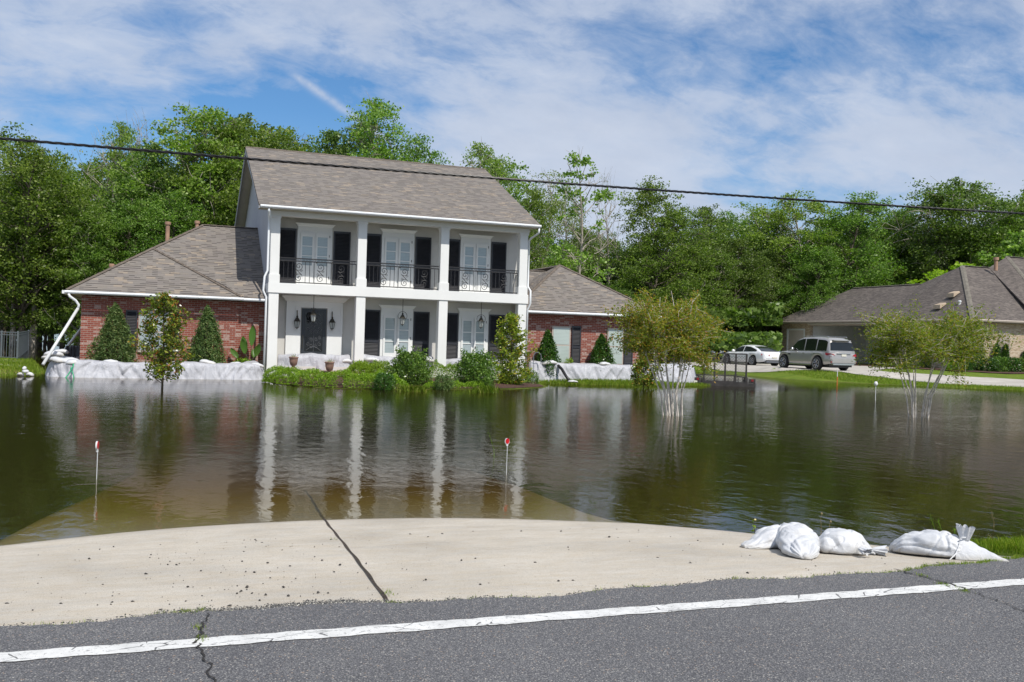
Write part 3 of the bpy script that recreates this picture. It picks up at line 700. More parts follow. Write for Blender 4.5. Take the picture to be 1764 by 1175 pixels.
for x0, x1 in ((5.07, 6.49), (8.58, 9.98), (12.05, 13.42)): french_door(x0, x1, UZ0, UZ1, 4.62)
for x0, x1 in ((4.30, 5.03), (6.55, 7.25), (7.86, 8.55), (10.04, 10.73), (11.33, 12.02), (13.47, 14.16)): shutter(x0, x1, UZ0 + .02, UZ1 + .05)
LZ0 = .5
for x0, x1 in ((8.63, 10.03), (12.07, 13.42)): french_door(x0, x1, LZ0, 2.83, 1.1)
for x0, x1 in ((7.89, 8.60), (10.06, 10.75), (11.34, 12.04), (13.47, 14.18)): shutter(x0, x1, LZ0 + .02, 2.90)
# entrance: surround with cornice, recessed dark door with scroll grille
m = MB(); y = YW
m.box(4.71, 5.30, y - .10, y - .001, .5, 3.0); m.box(6.38, 7.01, y - .10, y - .001, .5, 3.0); m.box(5.30, 6.38, y - .10, y - .001, 2.88, 3.0)
m.box(4.69, 5.31, y - .118, y - .099, 1.86, 1.90); m.box(6.37, 7.03, y - .118, y - .099, 1.86, 1.90)
for a, b in ((4.71, 4.78), (5.08, 5.12), (6.56, 6.60), (6.94, 7.01)): m.box(a, b, y - .125, y - .0995, 1.9, 2.94)
m.box(4.71, 7.01, y - .112, y - .0995, 2.94, 3.02)
B(m, 'door_surround', M['white'])
c = MB()
for za, zb, o1, o2 in ((3.0, 3.13, .0, .0), (3.13, 3.30, .03, .19), (3.30, 3.36, .21, .21)):
    c.add([(4.71 - o1, y - .12 - o1, za), (7.01 + o1, y - .12 - o1, za), (7.01 + o1, y - .001, za), (4.71 - o1, y - .001, za),
           (4.71 - o2, y - .12 - o2, zb), (7.01 + o2, y - .12 - o2, zb), (7.01 + o2, y - .001, zb), (4.71 - o2, y - .001, zb)],
          [(0, 3, 2, 1), (4, 5, 6, 7), (0, 1, 5, 4), (1, 2, 6, 5), (2, 3, 7, 6), (3, 0, 4, 7)])
B(c, 'entrance_cornice', M['white'])
d = MB(); a, b, yd = 5.34, 6.34, y - .05
d.box(a, a + .13, yd - .03, yd, .5, 2.84); d.box(b - .13, b, yd - .03, yd, .5, 2.84); d.box(a + .13, b - .13, yd - .03, yd, 2.70, 2.84); d.box(a + .13, b - .13, yd - .03, yd, .5, 1.08)
d.box(a + .22, b - .22, yd - .045, yd - .029, .6, .95)
fd = B(d, 'front_door', M['door'], label='dark front door with scrolled iron grille')
B(MB().box(a + .13, b - .13, yd - .012, yd - .004, 1.081, 2.699), 'pane', M['doorglass'], fd)
def spiral(cx, cz, r0, turns, a0, sgn, n=26, rmin=.012):
    return [(cx + (r0 + (rmin - r0) * q / n) * math.cos(a0 + sgn * turns * 2 * math.pi * q / n), cz + (r0 + (rmin - r0) * q / n) * math.sin(a0 + sgn * turns * 2 * math.pi * q / n)) for q in range(n + 1)]
g = MB(); yg = yd - .04; cx = (a + b) / 2
for cz, s in ((1.35, .11), (1.62, .10), (1.95, .12), (2.25, .10), (2.5, .08)):
    for sg in (-1, 1):
        for off in (.11, .25):
            g.tube([(cx + sg * (off + px), yg, cz + pz) for px, pz in spiral(0, (off - .18) * .6, s * .8, 1.4, math.pi / 2 * sg, sg, 16)], .007, 4)
g.tube([(cx, yg, 1.08), (cx, yg, 2.7)], .009, 4)
g.tube([(cx - .3 + .6 * q / 12, yg, 1.12 + .16 * math.sin(math.pi * q / 12)) for q in range(13)], .009, 4)
B(g, 'door_grille', M['galv'], fd)
B(MB().box(a + .04, a + .07, yd - .08, yd - .05, 1.2, 1.75), 'door_handle', M['bronze'], fd)
# balcony railings
def railing(x0, x1, y, along='x', scr=3):
    r = MB(); zb, zt = Z2 + .06, Z2 + 1.02
    def P(s, z, o=0): return (s, y + o, z) if along == 'x' else (y + o, s, z)
    for z in (zt, zt - .11, zb): r.tube([P(x0, z), P(x1, z)], .02, 6)
    n = max(3, int((x1 - x0) / .165)); sp = [x0 + (x1 - x0) * q for q in ((.25, .53, .80) if scr == 3 else (.5,))]
    for i in range(n + 1):
        s = x0 + (x1 - x0) * i / n
        if all(abs(s - q) > .17 for q in sp) or scr == 1 and i in (0, n): r.tube([P(s, zb), P(s, zt - .11)], .012, 5)
    for q in range(int((x1 - x0) / .12)):
        s = x0 + .06 + q * .12; r.tube([P(s + .045 * math.cos(t), zt - .055 + .04 * math.sin(t)) for t in np.linspace(0, 2 * math.pi, 9)], .006, 4)
    for s in sp:
        H_ = zt - .11 - zb; z1_, z2_ = zb + H_ * .76, zb + H_ * .22
        top = spiral(s, z1_, .17, 1.6, -math.pi / 2 - .9, 1, 26); bot = spiral(s, z2_, .17, 1.6, math.pi / 2 - .9, 1, 26)
        path = top[::-1] + bot
        r.tube([P(px, pz) for px, pz in path], .013, 5)
        for sg in (-1, 1):
            r.tube([P(s + sg * .10 + px, zb + H_ * .49 + pz) for px, pz in spiral(0, sg * .05, .055, 1.3, 0, sg, 12)], .007, 4)
    B(r, 'railing', M['iron'])
for x0, x1 in ((4.26, 7.32), (7.70, 10.80), (11.18, 14.33)): railing(x0, x1, YF + .17)
railing(YF + .38, YW - .03, XR - .08, 'y', 1)
# main roof
EY = 38.45; XRL, XRR = 3.34, 15.02; pit = (RZ - 6.78) / (RY - EY)
rb = (54.6, RZ - .5 * (54.6 - RY))
m = MB().poly([(XRL, EY, 6.78), (XRR, EY, 6.78), (XRR, RY, RZ), (XRL, RY, RZ)], .09)
m.poly([(XRR, rb[0], rb[1]), (XRL, rb[0], rb[1]), (XRL, RY, RZ), (XRR, RY, RZ)], .09)
B(m, 'roof', M['shingle'], uv=True, label='tall brown shingle roof of the middle block')
m = MB()
for k_ in range(38):
    x0 = XRL + .02 + k_ * (XRR - XRL - .04) / 38; x1 = x0 + (XRR - XRL) / 38 - .01; q = .004 * (k_ % 3)
    m.poly([(x0, RY - .16, RZ - .065 + q), (x1, RY - .16, RZ - .065 + q), (x1, RY, RZ + .022 + q), (x0, RY, RZ + .022 + q)], .02)
    m.poly([(x1, RY + .16, RZ - .065 + q), (x0, RY + .16, RZ - .065 + q), (x0, RY, RZ + .022 + q), (x1, RY, RZ + .022 + q)], .02)
B(m, 'ridge_cap', M['cap'])
# soffits and fascias
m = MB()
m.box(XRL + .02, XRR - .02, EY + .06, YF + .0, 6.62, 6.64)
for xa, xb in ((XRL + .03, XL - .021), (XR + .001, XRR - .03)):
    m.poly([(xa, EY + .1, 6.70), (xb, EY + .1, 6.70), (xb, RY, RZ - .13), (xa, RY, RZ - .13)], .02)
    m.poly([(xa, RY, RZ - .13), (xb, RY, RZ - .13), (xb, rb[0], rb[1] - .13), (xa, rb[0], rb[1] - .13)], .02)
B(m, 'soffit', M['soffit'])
m = MB()
for x in (XRL + .0, XRR - .03):
    m = MB(); m.add([(x, EY, 6.60), (x + .03, EY, 6.60), (x + .03, RY, RZ - .30), (x, RY, RZ - .30), (x, EY, 6.685), (x + .03, EY, 6.685), (x + .03, RY, RZ - .095), (x, RY, RZ - .095)],
          [(0, 3, 2, 1), (4, 5, 6, 7), (0, 1, 5, 4), (1, 2, 6, 5), (2, 3, 7, 6), (3, 0, 4, 7)])
    m.add([(x, rb[0], rb[1] - .3), (x + .03, rb[0], rb[1] - .3), (x + .03, RY + .001, RZ - .30), (x, RY + .001, RZ - .30), (x, rb[0], rb[1] - .095), (x + .03, rb[0], rb[1] - .095), (x + .03, RY + .001, RZ - .095), (x, RY + .001, RZ - .095)],
          [(0, 1, 2, 3), (7, 6, 5, 4), (0, 4, 5, 1), (1, 5, 6, 2), (2, 6, 7, 3), (3, 7, 4, 0)])
    B(m, 'fascia', M['stucco_side'])
def gutter(x0, x1, y, z, m_=None, parent=None, name='gutter'):
    pr = [(0, 0), (-.10, 0), (-.13, -.035), (-.12, -.05), (-.135, -.065), (-.10, -.11), (0, -.12)]; v = [(x0, y + a, z + b) for a, b in pr] + [(x1, y + a, z + b) for a, b in pr]; n = len(pr)
    m = MB().add(v, [list(range(n)), list(range(2 * n - 1, n - 1, -1))] + [[i, i + n, (i + 1) % n + n, (i + 1) % n] for i in range(n)])
    return B(m, name, m_ or M['gutter'], parent)
gutter(XRL + .05, XRR + .02, EY - .005, 6.745)
def pipe(pts, r=.042, parent=None, m_=None, name='downspout'):
    return B(MB().tube(pts, r, 8), name, m_ or M['gutter'], parent, True)
pipe([(3.72, EY - .04, 6.62), (3.72, EY - .03, 6.5), (3.79, YF - .02, 6.25), (3.79, YF - .03, 6.1), (3.79, YF - .03, 4.25), (3.68, YF - .09, 4.0), (3.64, YF - .09, 3.45), (3.76, YF - .09, 3.2), (3.76, YF - .06, .02)])
pipe([(14.97, EY - .04, 6.62), (14.97, EY - .03, 6.42), (14.80, YF - .02, 6.2), (14.79, YF + .1, 6.1), (14.79, YF + .1, 4.15), (14.85, YF - .09, 3.95), (14.86, YF - .09, 3.4), (14.79, YF + .05, 3.15), (14.79, YF + .05, .3)])
# left wing
m = MB(); m.box(-2.93, 2.80, 39.80, 40.02, .0, 3.0); m.box(2.801, 3.85, 39.92, 40.12, .0, 3.0); m.box(-2.93, -2.71, 40.021, 52, .0, 3.0); m.box(-2.93, 3.8, 51.8, 52.02, .0, 3.0)
B(m, 'brick_wall', M['brick'], uv=True, label='red brick wall of the left wing')
sc_ = MB()
x = -2.93
while x < 2.78:
    sc_.box(x, min(x + .066, 2.8), 39.785, 39.799, 2.72, 2.93); x += .078
B(sc_, 'soldier_course', M['brick'], uv=True)
shutter(-1.36, -.94, .95, 2.50, 39.8); shutter(.24, .60, .95, 2.50, 39.8)
w = MB().box(-.90, .20, 39.73, 39.799, .9, 2.5); wf = B(w, 'window', M['beige'])
for a, b, c_, d_ in ((-.84, -.37, 1.72, 2.44), (-.31, .14, 1.72, 2.44), (-.84, -.37, .98, 1.66), (-.31, .14, .98, 1.66)): B(MB().box(a, b, 39.722, 39.729, c_, d_), 'pane', M['pane'], wf)
k_ = .668; e0 = 3.16
Ra = (-.5, 42.24, e0 + 2.94 * k_); Rb = (1.5, 44.4, e0 + 5.1 * k_ * .96); Rc = (3.84, 44.4, Rb[2])
m = MB()
m.poly([(-3.44, 39.3, e0), (2.9, 39.3, e0), (2.3, 39.9, e0 + .6 * k_), Ra], .07)
m.poly([(2.3, 39.93, e0 + .43), (3.84, 39.35, e0 + .02), Rc, Rb, (Ra[0] + .003, Ra[1] + .003, Ra[2] - .003)], .07)
m.poly([(2.3, 39.93, e0 + .43), (2.9, 39.3, e0), (3.84, 39.34, e0 + .02)], .06)
m.poly([(-3.44, 54, e0), (-3.44, 39.3, e0), Ra, Rb, (1.5, 49.1, Rb[2])], .07)
m.poly([(1.5, 49.1, Rb[2]), Rb, Rc, (3.84, 49.1, Rb[2])], .07)
m.poly([(3.84, 54, e0), (-3.44, 54, e0), (1.5, 49.1, Rb[2]), (3.84, 49.1, Rb[2])], .07)
B(m, 'roof', M['shingle'], uv=True, label='brown hipped shingle roof over the left wing')
def cap(pts, w=.15, m_=None, dz=.03, parent=None):
    c = MB()
    for a, b in zip(pts[:-1], pts[1:]):
        a = np.array(a, float); b = np.array(b, float); l = np.linalg.norm(b - a); n_ = max(1, int(l / .28)); t = (b - a) / l; s = np.cross(t, [0, 0, 1]); s /= np.linalg.norm(s); u = np.cross(s, t)
        for q in range(n_):
            p = a + t * l * q / n_; e = a + t * l * ((q + .97) / n_); lift = u * (dz + .004 * (q % 2))
            c.add([p + s * w * .8 - u * .02 + lift * .5, e + s * w * .8 - u * .02 + lift * .5, e + lift + u * .01, p + lift, p - s * w * .8 - u * .02 + lift * .5, e - s * w * .8 - u * .02 + lift * .5], [(0, 1, 2, 3), (3, 2, 5, 4)])
    return B(c, 'ridge_cap', m_ or M['cap'], parent)
cap([(-3.44, 39.3, e0), Ra, Rb, Rc], .13); cap([Ra, (2.9, 39.3, e0)], .10)
m = MB().box(-3.38, 3.84, 39.36, 39.78, e0 - .10, e0 - .085); m.box(-3.38, -2.94, 39.79, 53.8, e0 - .10, e0 - .085); B(m, 'soffit', M['soffit'])
gutter(-3.46, 2.93, 39.29, e0 - .02); gutter(2.94, 3.82, 39.36, e0 - .03)
B(MB().box(-3.56, -3.45, 39.25, 53.9, e0 - .14, e0 - .02), 'gutter', M['gutter'])
for (x, y, z0, z1, r) in ((.06, 43.6, 4.6, 6.38, .085), (1.29, 45.2, 5.9, 6.68, .08), (-2.0, 41.6, 4.0, 4.35, .07)):
    B(MB().lathe([(r, z0), (r, z1 - .12), (r * 1.45, z1 - .12), (r * 1.5, z1 - .02), (r * 1.2, z1)], (x, y, 0), 12), 'vent_pipe', M['terracotta'])
pipe([(-3.33, 39.24, 3.03), (-3.30, 39.24, 2.93), (-3.10, 39.35, 2.78), (-2.99, 39.42, 2.62), (-3.02, 39.42, 2.45)], .05)
pl = B(MB().tube([(-3.02, 39.42, 2.48), oY(74, 628, 37.6)], .055, 10), 'drain_pipe', M['pvc'], label='white drain pipe sloping out over the barrier', smooth=True)
B(MB().tube([(-3.05, 43.2, 1.9), (-3.85, 42.4, .62)], .05, 10), 'drain_pipe', M['pvc'], smooth=True)
# right wing
m = MB(); m.box(14.751, 21.15, 39.85, 40.07, .0, 3.0); m.box(20.93, 21.15, 40.071, 52, .0, 3.0); m.box(14.76, 20.929, 51.8, 52, .0, 3.0)
B(m, 'brick_wall', M['brick'], uv=True, label='red brick wall of the right wing')
sc_ = MB(); x = 14.9
while x < 21.1:
    sc_.box(x, x + .066, 39.835, 39.849, 2.70, 2.93); x += .078
for wx0, wx1 in ((16.25, 17.25), (18.85, 20.0)):
    x = wx0
    while x < wx1: sc_.box(x, x + .066, 39.83, 39.849, 2.5, 2.69); x += .078
B(sc_, 'soldier_course', M['brick'], uv=True)
for x0, x1 in ((16.28, 17.17), (19.0, 19.82)):
    wf = B(MB().box(x0, x1, 39.79, 39.849, .80, 2.49), 'window', M['beige'])
    B(MB().box(x0 + .06, x1 - .06, 39.781, 39.789, 1.68, 2.43), 'pane', M['panegreen'], wf); B(MB().box(x0 + .06, x1 - .06, 39.781, 39.789, .87, 1.62), 'pane', M['panegreen'], wf)
    B(MB().box(x0 - .04, x1 + .04, 39.74, 39.85, .72, .798), 'sill', M['brick'], wf, uv=True)
shutter(17.24, 17.68, .82, 2.53, 39.85); shutter(19.86, 20.3, .82, 2.53, 39.85)
ap = (17.95, 43.2, 5.52); kb = 5.28
m = MB()
m.poly([(14.76, 39.4, 3.14), (21.75, 39.4, 3.14), ap, (14.76, 39.97, 3.497)], .07)
m.poly([(14.76, 46.3, 3.49), (14.76, 39.97, 3.497), ap], .07)
m.poly([(21.75, 39.4, 3.14), (21.75, 54, 3.14), (17.95, 49.5, 5.52), ap], .07)
m.poly([(14.76, 40.3, 3.14), (18.5, 40.3, 3.14), (18.5, 44.8, kb), (14.76, 44.8, kb)], .07)
m.poly([(18.5, 50, 3.14), (14.76, 50, 3.14), (14.76, 44.8, kb), (18.5, 44.8, kb)], .07)
m.poly([(21.75, 54, 3.14), (14.76, 54, 3.14), (17.95, 49.5, 5.52)], .07)
B(m, 'roof', M['shingle'], uv=True, label='brown hipped shingle roof over the right wing')
cap([(14.76, 44.8, kb), (18.1, 44.8, kb)], .13); cap([(14.76, 39.95, 3.49), ap, (21.75, 39.4, 3.14)], .12)
m = MB().box(14.8, 21.7, 39.45, 39.84, 3.03, 3.045); m.box(21.16, 21.7, 39.85, 53.8, 3.03, 3.045); B(m, 'soffit', M['soffit'])
gutter(14.90, 21.78, 39.39, 3.12)
# brick front steps
m = MB(); m.box(5.2, 8.0, 37.3, 39.0, .0, .36); m.box(4.9, 8.3, 36.9, 37.299, .0, .22); B(m, 'front_steps', M['brick'], uv=True)
m = MB(); m.box(5.2, 8.0, 37.26, 37.6, .362, .40); m.box(4.86, 8.34, 36.86, 37.25, .222, .26); B(m, 'step_edging', M['tanbrick'], uv=True)

# lanterns
def lantern_body(t, z0, s=1.):
    g = MB().lathe([(.055 * s, 0), (.10 * s, .22 * s)], (0, 0, z0), 4)
    f = MB()
    for q in range(4):
        a = math.pi / 2 * q; ca, sa = math.cos(a), math.sin(a)
        f.tube([(.055 * s * ca, .055 * s * sa, z0), (.105 * s * ca, .105 * s * sa, z0 + .225 * s)], .008, 4); f.tube([(.105 * s * ca, .105 * s * sa, z0 + .225 * s), (.02 * ca, .02 * sa, z0 + .36 * s)], .008, 4)
        b = a + math.pi / 2; f.tube([(.11 * s * ca, .11 * s * sa, z0 + .225 * s), (.11 * s * math.cos(b), .11 * s * math.sin(b), z0 + .225 * s)], .012, 4)
    f.lathe([(.12 * s, .22 * s), (.10 * s, .25 * s), (.05 * s, .34 * s), (.03 * s, .36 * s), (.035 * s, .40 * s), (.01, .44 * s)], (0, 0, z0), 8); f.lathe([(.06 * s, -.02), (.06 * s, .005)], (0, 0, z0), 8); f.lathe([(.02, -.07), (.02, -.02)], (0, 0, z0), 6)
    g.build('glass', M['lantern_glass'], t); f.build('frame', M['bronze'], t)
for i, (x, lab) in enumerate(((5.72, 'glass lantern hanging in front of the dark front door'), (9.42, 'glass lantern hanging in front of the middle french doors of the lower porch'), (12.88, 'glass lantern hanging at the right end of the lower porch'))):
    t = thing('hanging_lantern', lab, 'lantern', (x, 39.62, 2.2), 'lanterns hanging from the porch ceiling')
    lantern_body(t, .12, 1.15)
    MB().tube([(0, 0, .62), (0, 0, 1.178)], .012, 6).build('rod', M['bronze'], t)
    MB().tube([(.19 * math.sin(a), 0, .47 + .19 * math.cos(a)) for a in np.linspace(-2.3, 2.3, 22)], .009, 5).build('hoop', M['bronze'], t)
for x, lab in ((5.13, 'bronze wall lantern to the left of the front door'), (6.56, 'bronze wall lantern to the right of the front door')):
    t = thing('wall_lantern', lab, 'lantern', (x, 40.05, 2.05), 'wall lanterns beside the front door')
    lantern_body(t, .0, 1.15)
    MB().tube([(0, 0, .48), (0, 0, .62), (0, .04, .70), (0, .1, .70), (0, .14, .62), (0, .145, .45)], .014, 6).build('bracket', M['bronze'], t)

# ================================================================ NEIGHBOUR'S HOUSE
nh = thing('brick_house', 'low tan brick house with dark hipped roof and open carport on the right', 'house', (58, 60, .6))
CX, CY, CE = 52.03, 51.37, 4.25
WX, WYf = CX + .5, CY + .5
def NB(mb, name, m, uv=False, parent=None, label=None, smooth=False):
    o = mb.build(name, m, parent if parent is not None else nh, smooth, uv, True)
    if label: o['label'] = label
    return o
m = MB()
m.box(WX, WX + .25, 69.6, 70.35, .2, 4.05); m.box(WX, WX + .25, 72.95, 73.75, .2, 4.05); m.box(WX, WX + .25, 70.351, 72.949, 3.62, 4.05)
m.box(WX + .2501, 60, 73.5, 73.75, .2, 4.05)
NB(m, 'garage_wall', M['tanbrick'], True)
m = MB()
m.box(WX, WX + .25, WYf, 60.5, .2, 4.05)
m.box(WX + .2501, 78, WYf, WYf + .25, .2, 4.05)
NB(m, 'brick_wall', M['tanbrick'], True)
m = MB(); m.box(58.5, 58.7, 60.3, 69.9, .3, 4.0); m.box(WX + .26, 58.5, 60.3, 60.5, .3, 4.0); m.box(WX + .26, 58.5, 69.7, 69.9, .3, 4.0); m.box(WX - .3, 58.5, 60.501, 69.69, 3.98, 4.03)
NB(m, 'carport_wall', M['carport'])
m = MB(); m.box(WX - .03, WX + .2, 60.5, 69.6, 3.86, 4.06); NB(m, 'carport_beam', M['beige'])
m = MB(); m.box(58.38, 58.499, 64.2, 65.4, .5, 2.8); NB(m, 'carport_door', M['beige'])
gd = NB(MB().box(WX + .05, WX + .15, 70.5, 72.8, .4, 3.48), 'garage_door', M['doorbeige'])
NB(MB().box(WX - .03, WX + .06, 70.351, 70.52, .3, 3.62).box(WX - .03, WX + .06, 72.78, 72.949, .3, 3.62).box(WX - .03, WX + .06, 70.52, 72.78, 3.47, 3.62), 'door_frame', M['white'], parent=gd)
m = MB()
for i, (a, b) in enumerate(((54.85, 55.36), (55.37, 55.9))):
    m.box(a, b, WYf - .06, WYf - .001, 1.4, 3.5)
    for q in range(24): m.add([(a + .05, WYf - .064, 1.5 + q * .08), (b - .05, WYf - .064, 1.5 + q * .08), (b - .05, WYf - .085, 1.55 + q * .08), (a + .05, WYf - .085, 1.55 + q * .08), (a + .05, WYf - .061, 1.56 + q * .08), (b - .05, WYf - .061, 1.56 + q * .08)], [(0, 1, 2, 3), (3, 2, 5, 4)])
NB(m, 'shutter', M['beige'])
ap = (57.75, 58.2, 8.62); R1 = (57.2, 69.9, 7.36); R2 = (57.2, 61.9, 7.35); J = (CX, 60.2, CE)
A2 = tuple(oY(1735, 442, 58.5)); V0 = (60.4, 58.2, 8.62); V2 = tuple(oY(1772, 532, 52.2)); H2 = tuple(oY(1800, 520, 53))
m = MB()
m.poly([(CX, CY, CE), ap, J], .1); m.poly([J, R2, R1, (CX, 74.2, CE)], .1); m.poly([J, ap, R2], .1)
m.poly([(CX, 74.2, CE), R1, (62, 74.2, CE)], .1); m.poly([R1, R2, (62.4, 62, CE), (62, 74.2, CE)], .1)
m.poly([(CX, CY, CE), (80, CY, CE), (80, 58.2, 8.62), ap], .1)
m.poly([(ap[0], ap[1], ap[2]), (80, 58.2, 8.62), (80, 68, CE), (62, 68, CE), R2], .1)
m.poly([V0, V2, H2, A2], .1); m.poly([A2, H2, (82, 54, 5.2), (82, 58.5, A2[2])], .1); m.poly([A2, (82, 58.5, A2[2]), (82, 68, 4.5), V0], .1)
NB(m, 'roof', M['oldshingle'], True)
def ncap(pts, w): 
    o = cap(pts, w, M['oldcap'], .035, nh); return o
ncap([(CX, CY, CE), ap, V0], .22); ncap([R2, R1], .18); ncap([H2, A2, (82, 58.5, A2[2])], .2)
v = [(-.0, 0), (-.12, 0), (-.15, -.05), (-.12, -.15), (0, -.16)]
m = MB(); n = len(v)
vs = [(CX + a, CY - .1, CE + b) for a, b in v] + [(CX + a, 74.2, CE + b) for a, b in v]; m.add(vs, [list(range(n)), list(range(2 * n - 1, n - 1, -1))] + [[i, (i + 1) % n, (i + 1) % n + n, i + n] for i in range(n)])
vs = [(CX - .1, CY + a, CE + b) for a, b in v] + [(80, CY + a, CE + b) for a, b in v]; m.add(vs, [list(range(n)), list(range(2 * n - 1, n - 1, -1))] + [[i, i + n, (i + 1) % n + n, (i + 1) % n] for i in range(n)])
NB(m, 'gutter', M['beige'])
NB(MB().box(CX, WX, CY, 74, CE - .2, CE - .18).box(WX, 80, CY + .01, WYf, CE - .2, CE - .18), 'soffit', M['soffit'])
NB(MB().tube([(WX - .1, 53.6, 4.1), (WX - .06, 53.6, 3.9), (WX - .06, 53.6, .6)], .05, 8), 'downspout', M['gutter'])
NB(MB().tube([(WX - .1, WYf - .1, 4.1), (WX - .02, WYf - .06, 3.9)], .06, 8), 'downspout', M['gutter'])
for (px, py, X) in ((1642, 511, 54.3), (1618.6, 531, 53.15)):
    p = oX(px, py, X) + np.array([0, 0, .16])
    NB(MB().add([(p[0] - .3, p[1] - .35, p[2] - .22), (p[0] - .3, p[1] + .35, p[2] - .22), (p[0] + .35, p[1] + .3, p[2] + .16), (p[0] + .35, p[1] - .3, p[2] + .16), (p[0] - .25, p[1] - .3, p[2] + .08), (p[0] - .25, p[1] + .3, p[2] + .08), (p[0] + .3, p[1] + .25, p[2] + .26), (p[0] + .3, p[1] - .25, p[2] + .26)],
       [(0, 3, 2, 1), (4, 7, 6, 5), (0, 1, 5, 4), (1, 2, 6, 5), (2, 3, 7, 6), (3, 0, 4, 7)][::1]), 'roof_vent', simple('vent tan', (.42, .33, .24), .8))
p = oX(1653, 526, 53.5); NB(MB().lathe([(.1, -.2), (.1, .22), (.13, .22), (.13, .32), (.05, .36)], p, 12), 'vent_pipe', M['pvc'])
p = oD(1716, 446, 74); NB(MB().lathe([(.14, -.9), (.14, -.1), (.2, -.1), (.2, .12)], p, 12), 'vent_pipe', M['terracotta'])
# covered grill in the carport
t = thing('covered_grill', 'black covered barbecue grill standing inside the carport', 'grill', (54.3, 62.6, .72))
def rough_box(mb_, w, d, h, seed, top=.85):
    r = random.Random(seed); n = 10; V = []; 
    for k in range(7):
        z = h * k / 6; f = 1 if k < 4 else 1 - (1 - top) * ((k - 3) / 3) ** 2
        for i in range(24):
            a = 2 * math.pi * i / 24; ca, sa = math.cos(a), math.sin(a); s = 1 / max(abs(ca), abs(sa)) ** .75
            V.append((w * f * ca * s + r.uniform(-.02, .02), d * f * sa * s + r.uniform(-.02, .02), z + .03 * math.sin(3 * a)))
    Fs = [[k * 24 + i, k * 24 + (i + 1) % 24, (k + 1) * 24 + (i + 1) % 24, (k + 1) * 24 + i] for k in range(6) for i in range(24)] + [[6 * 24 + i for i in range(24)]]
    mb_.add(V, Fs); return mb_
rough_box(MB(), .45, 1.1, 1.3, 4).build('cover', M['black'], t, True)
for sx, sy in ((-.3, -.9), (.3, -.9), (-.3, .9), (.3, .9)): MB().lathe([(.06, -.06), (.06, .06)], (sx, sy, .0), 10, 'x').build('wheel', M['rubber'], t)

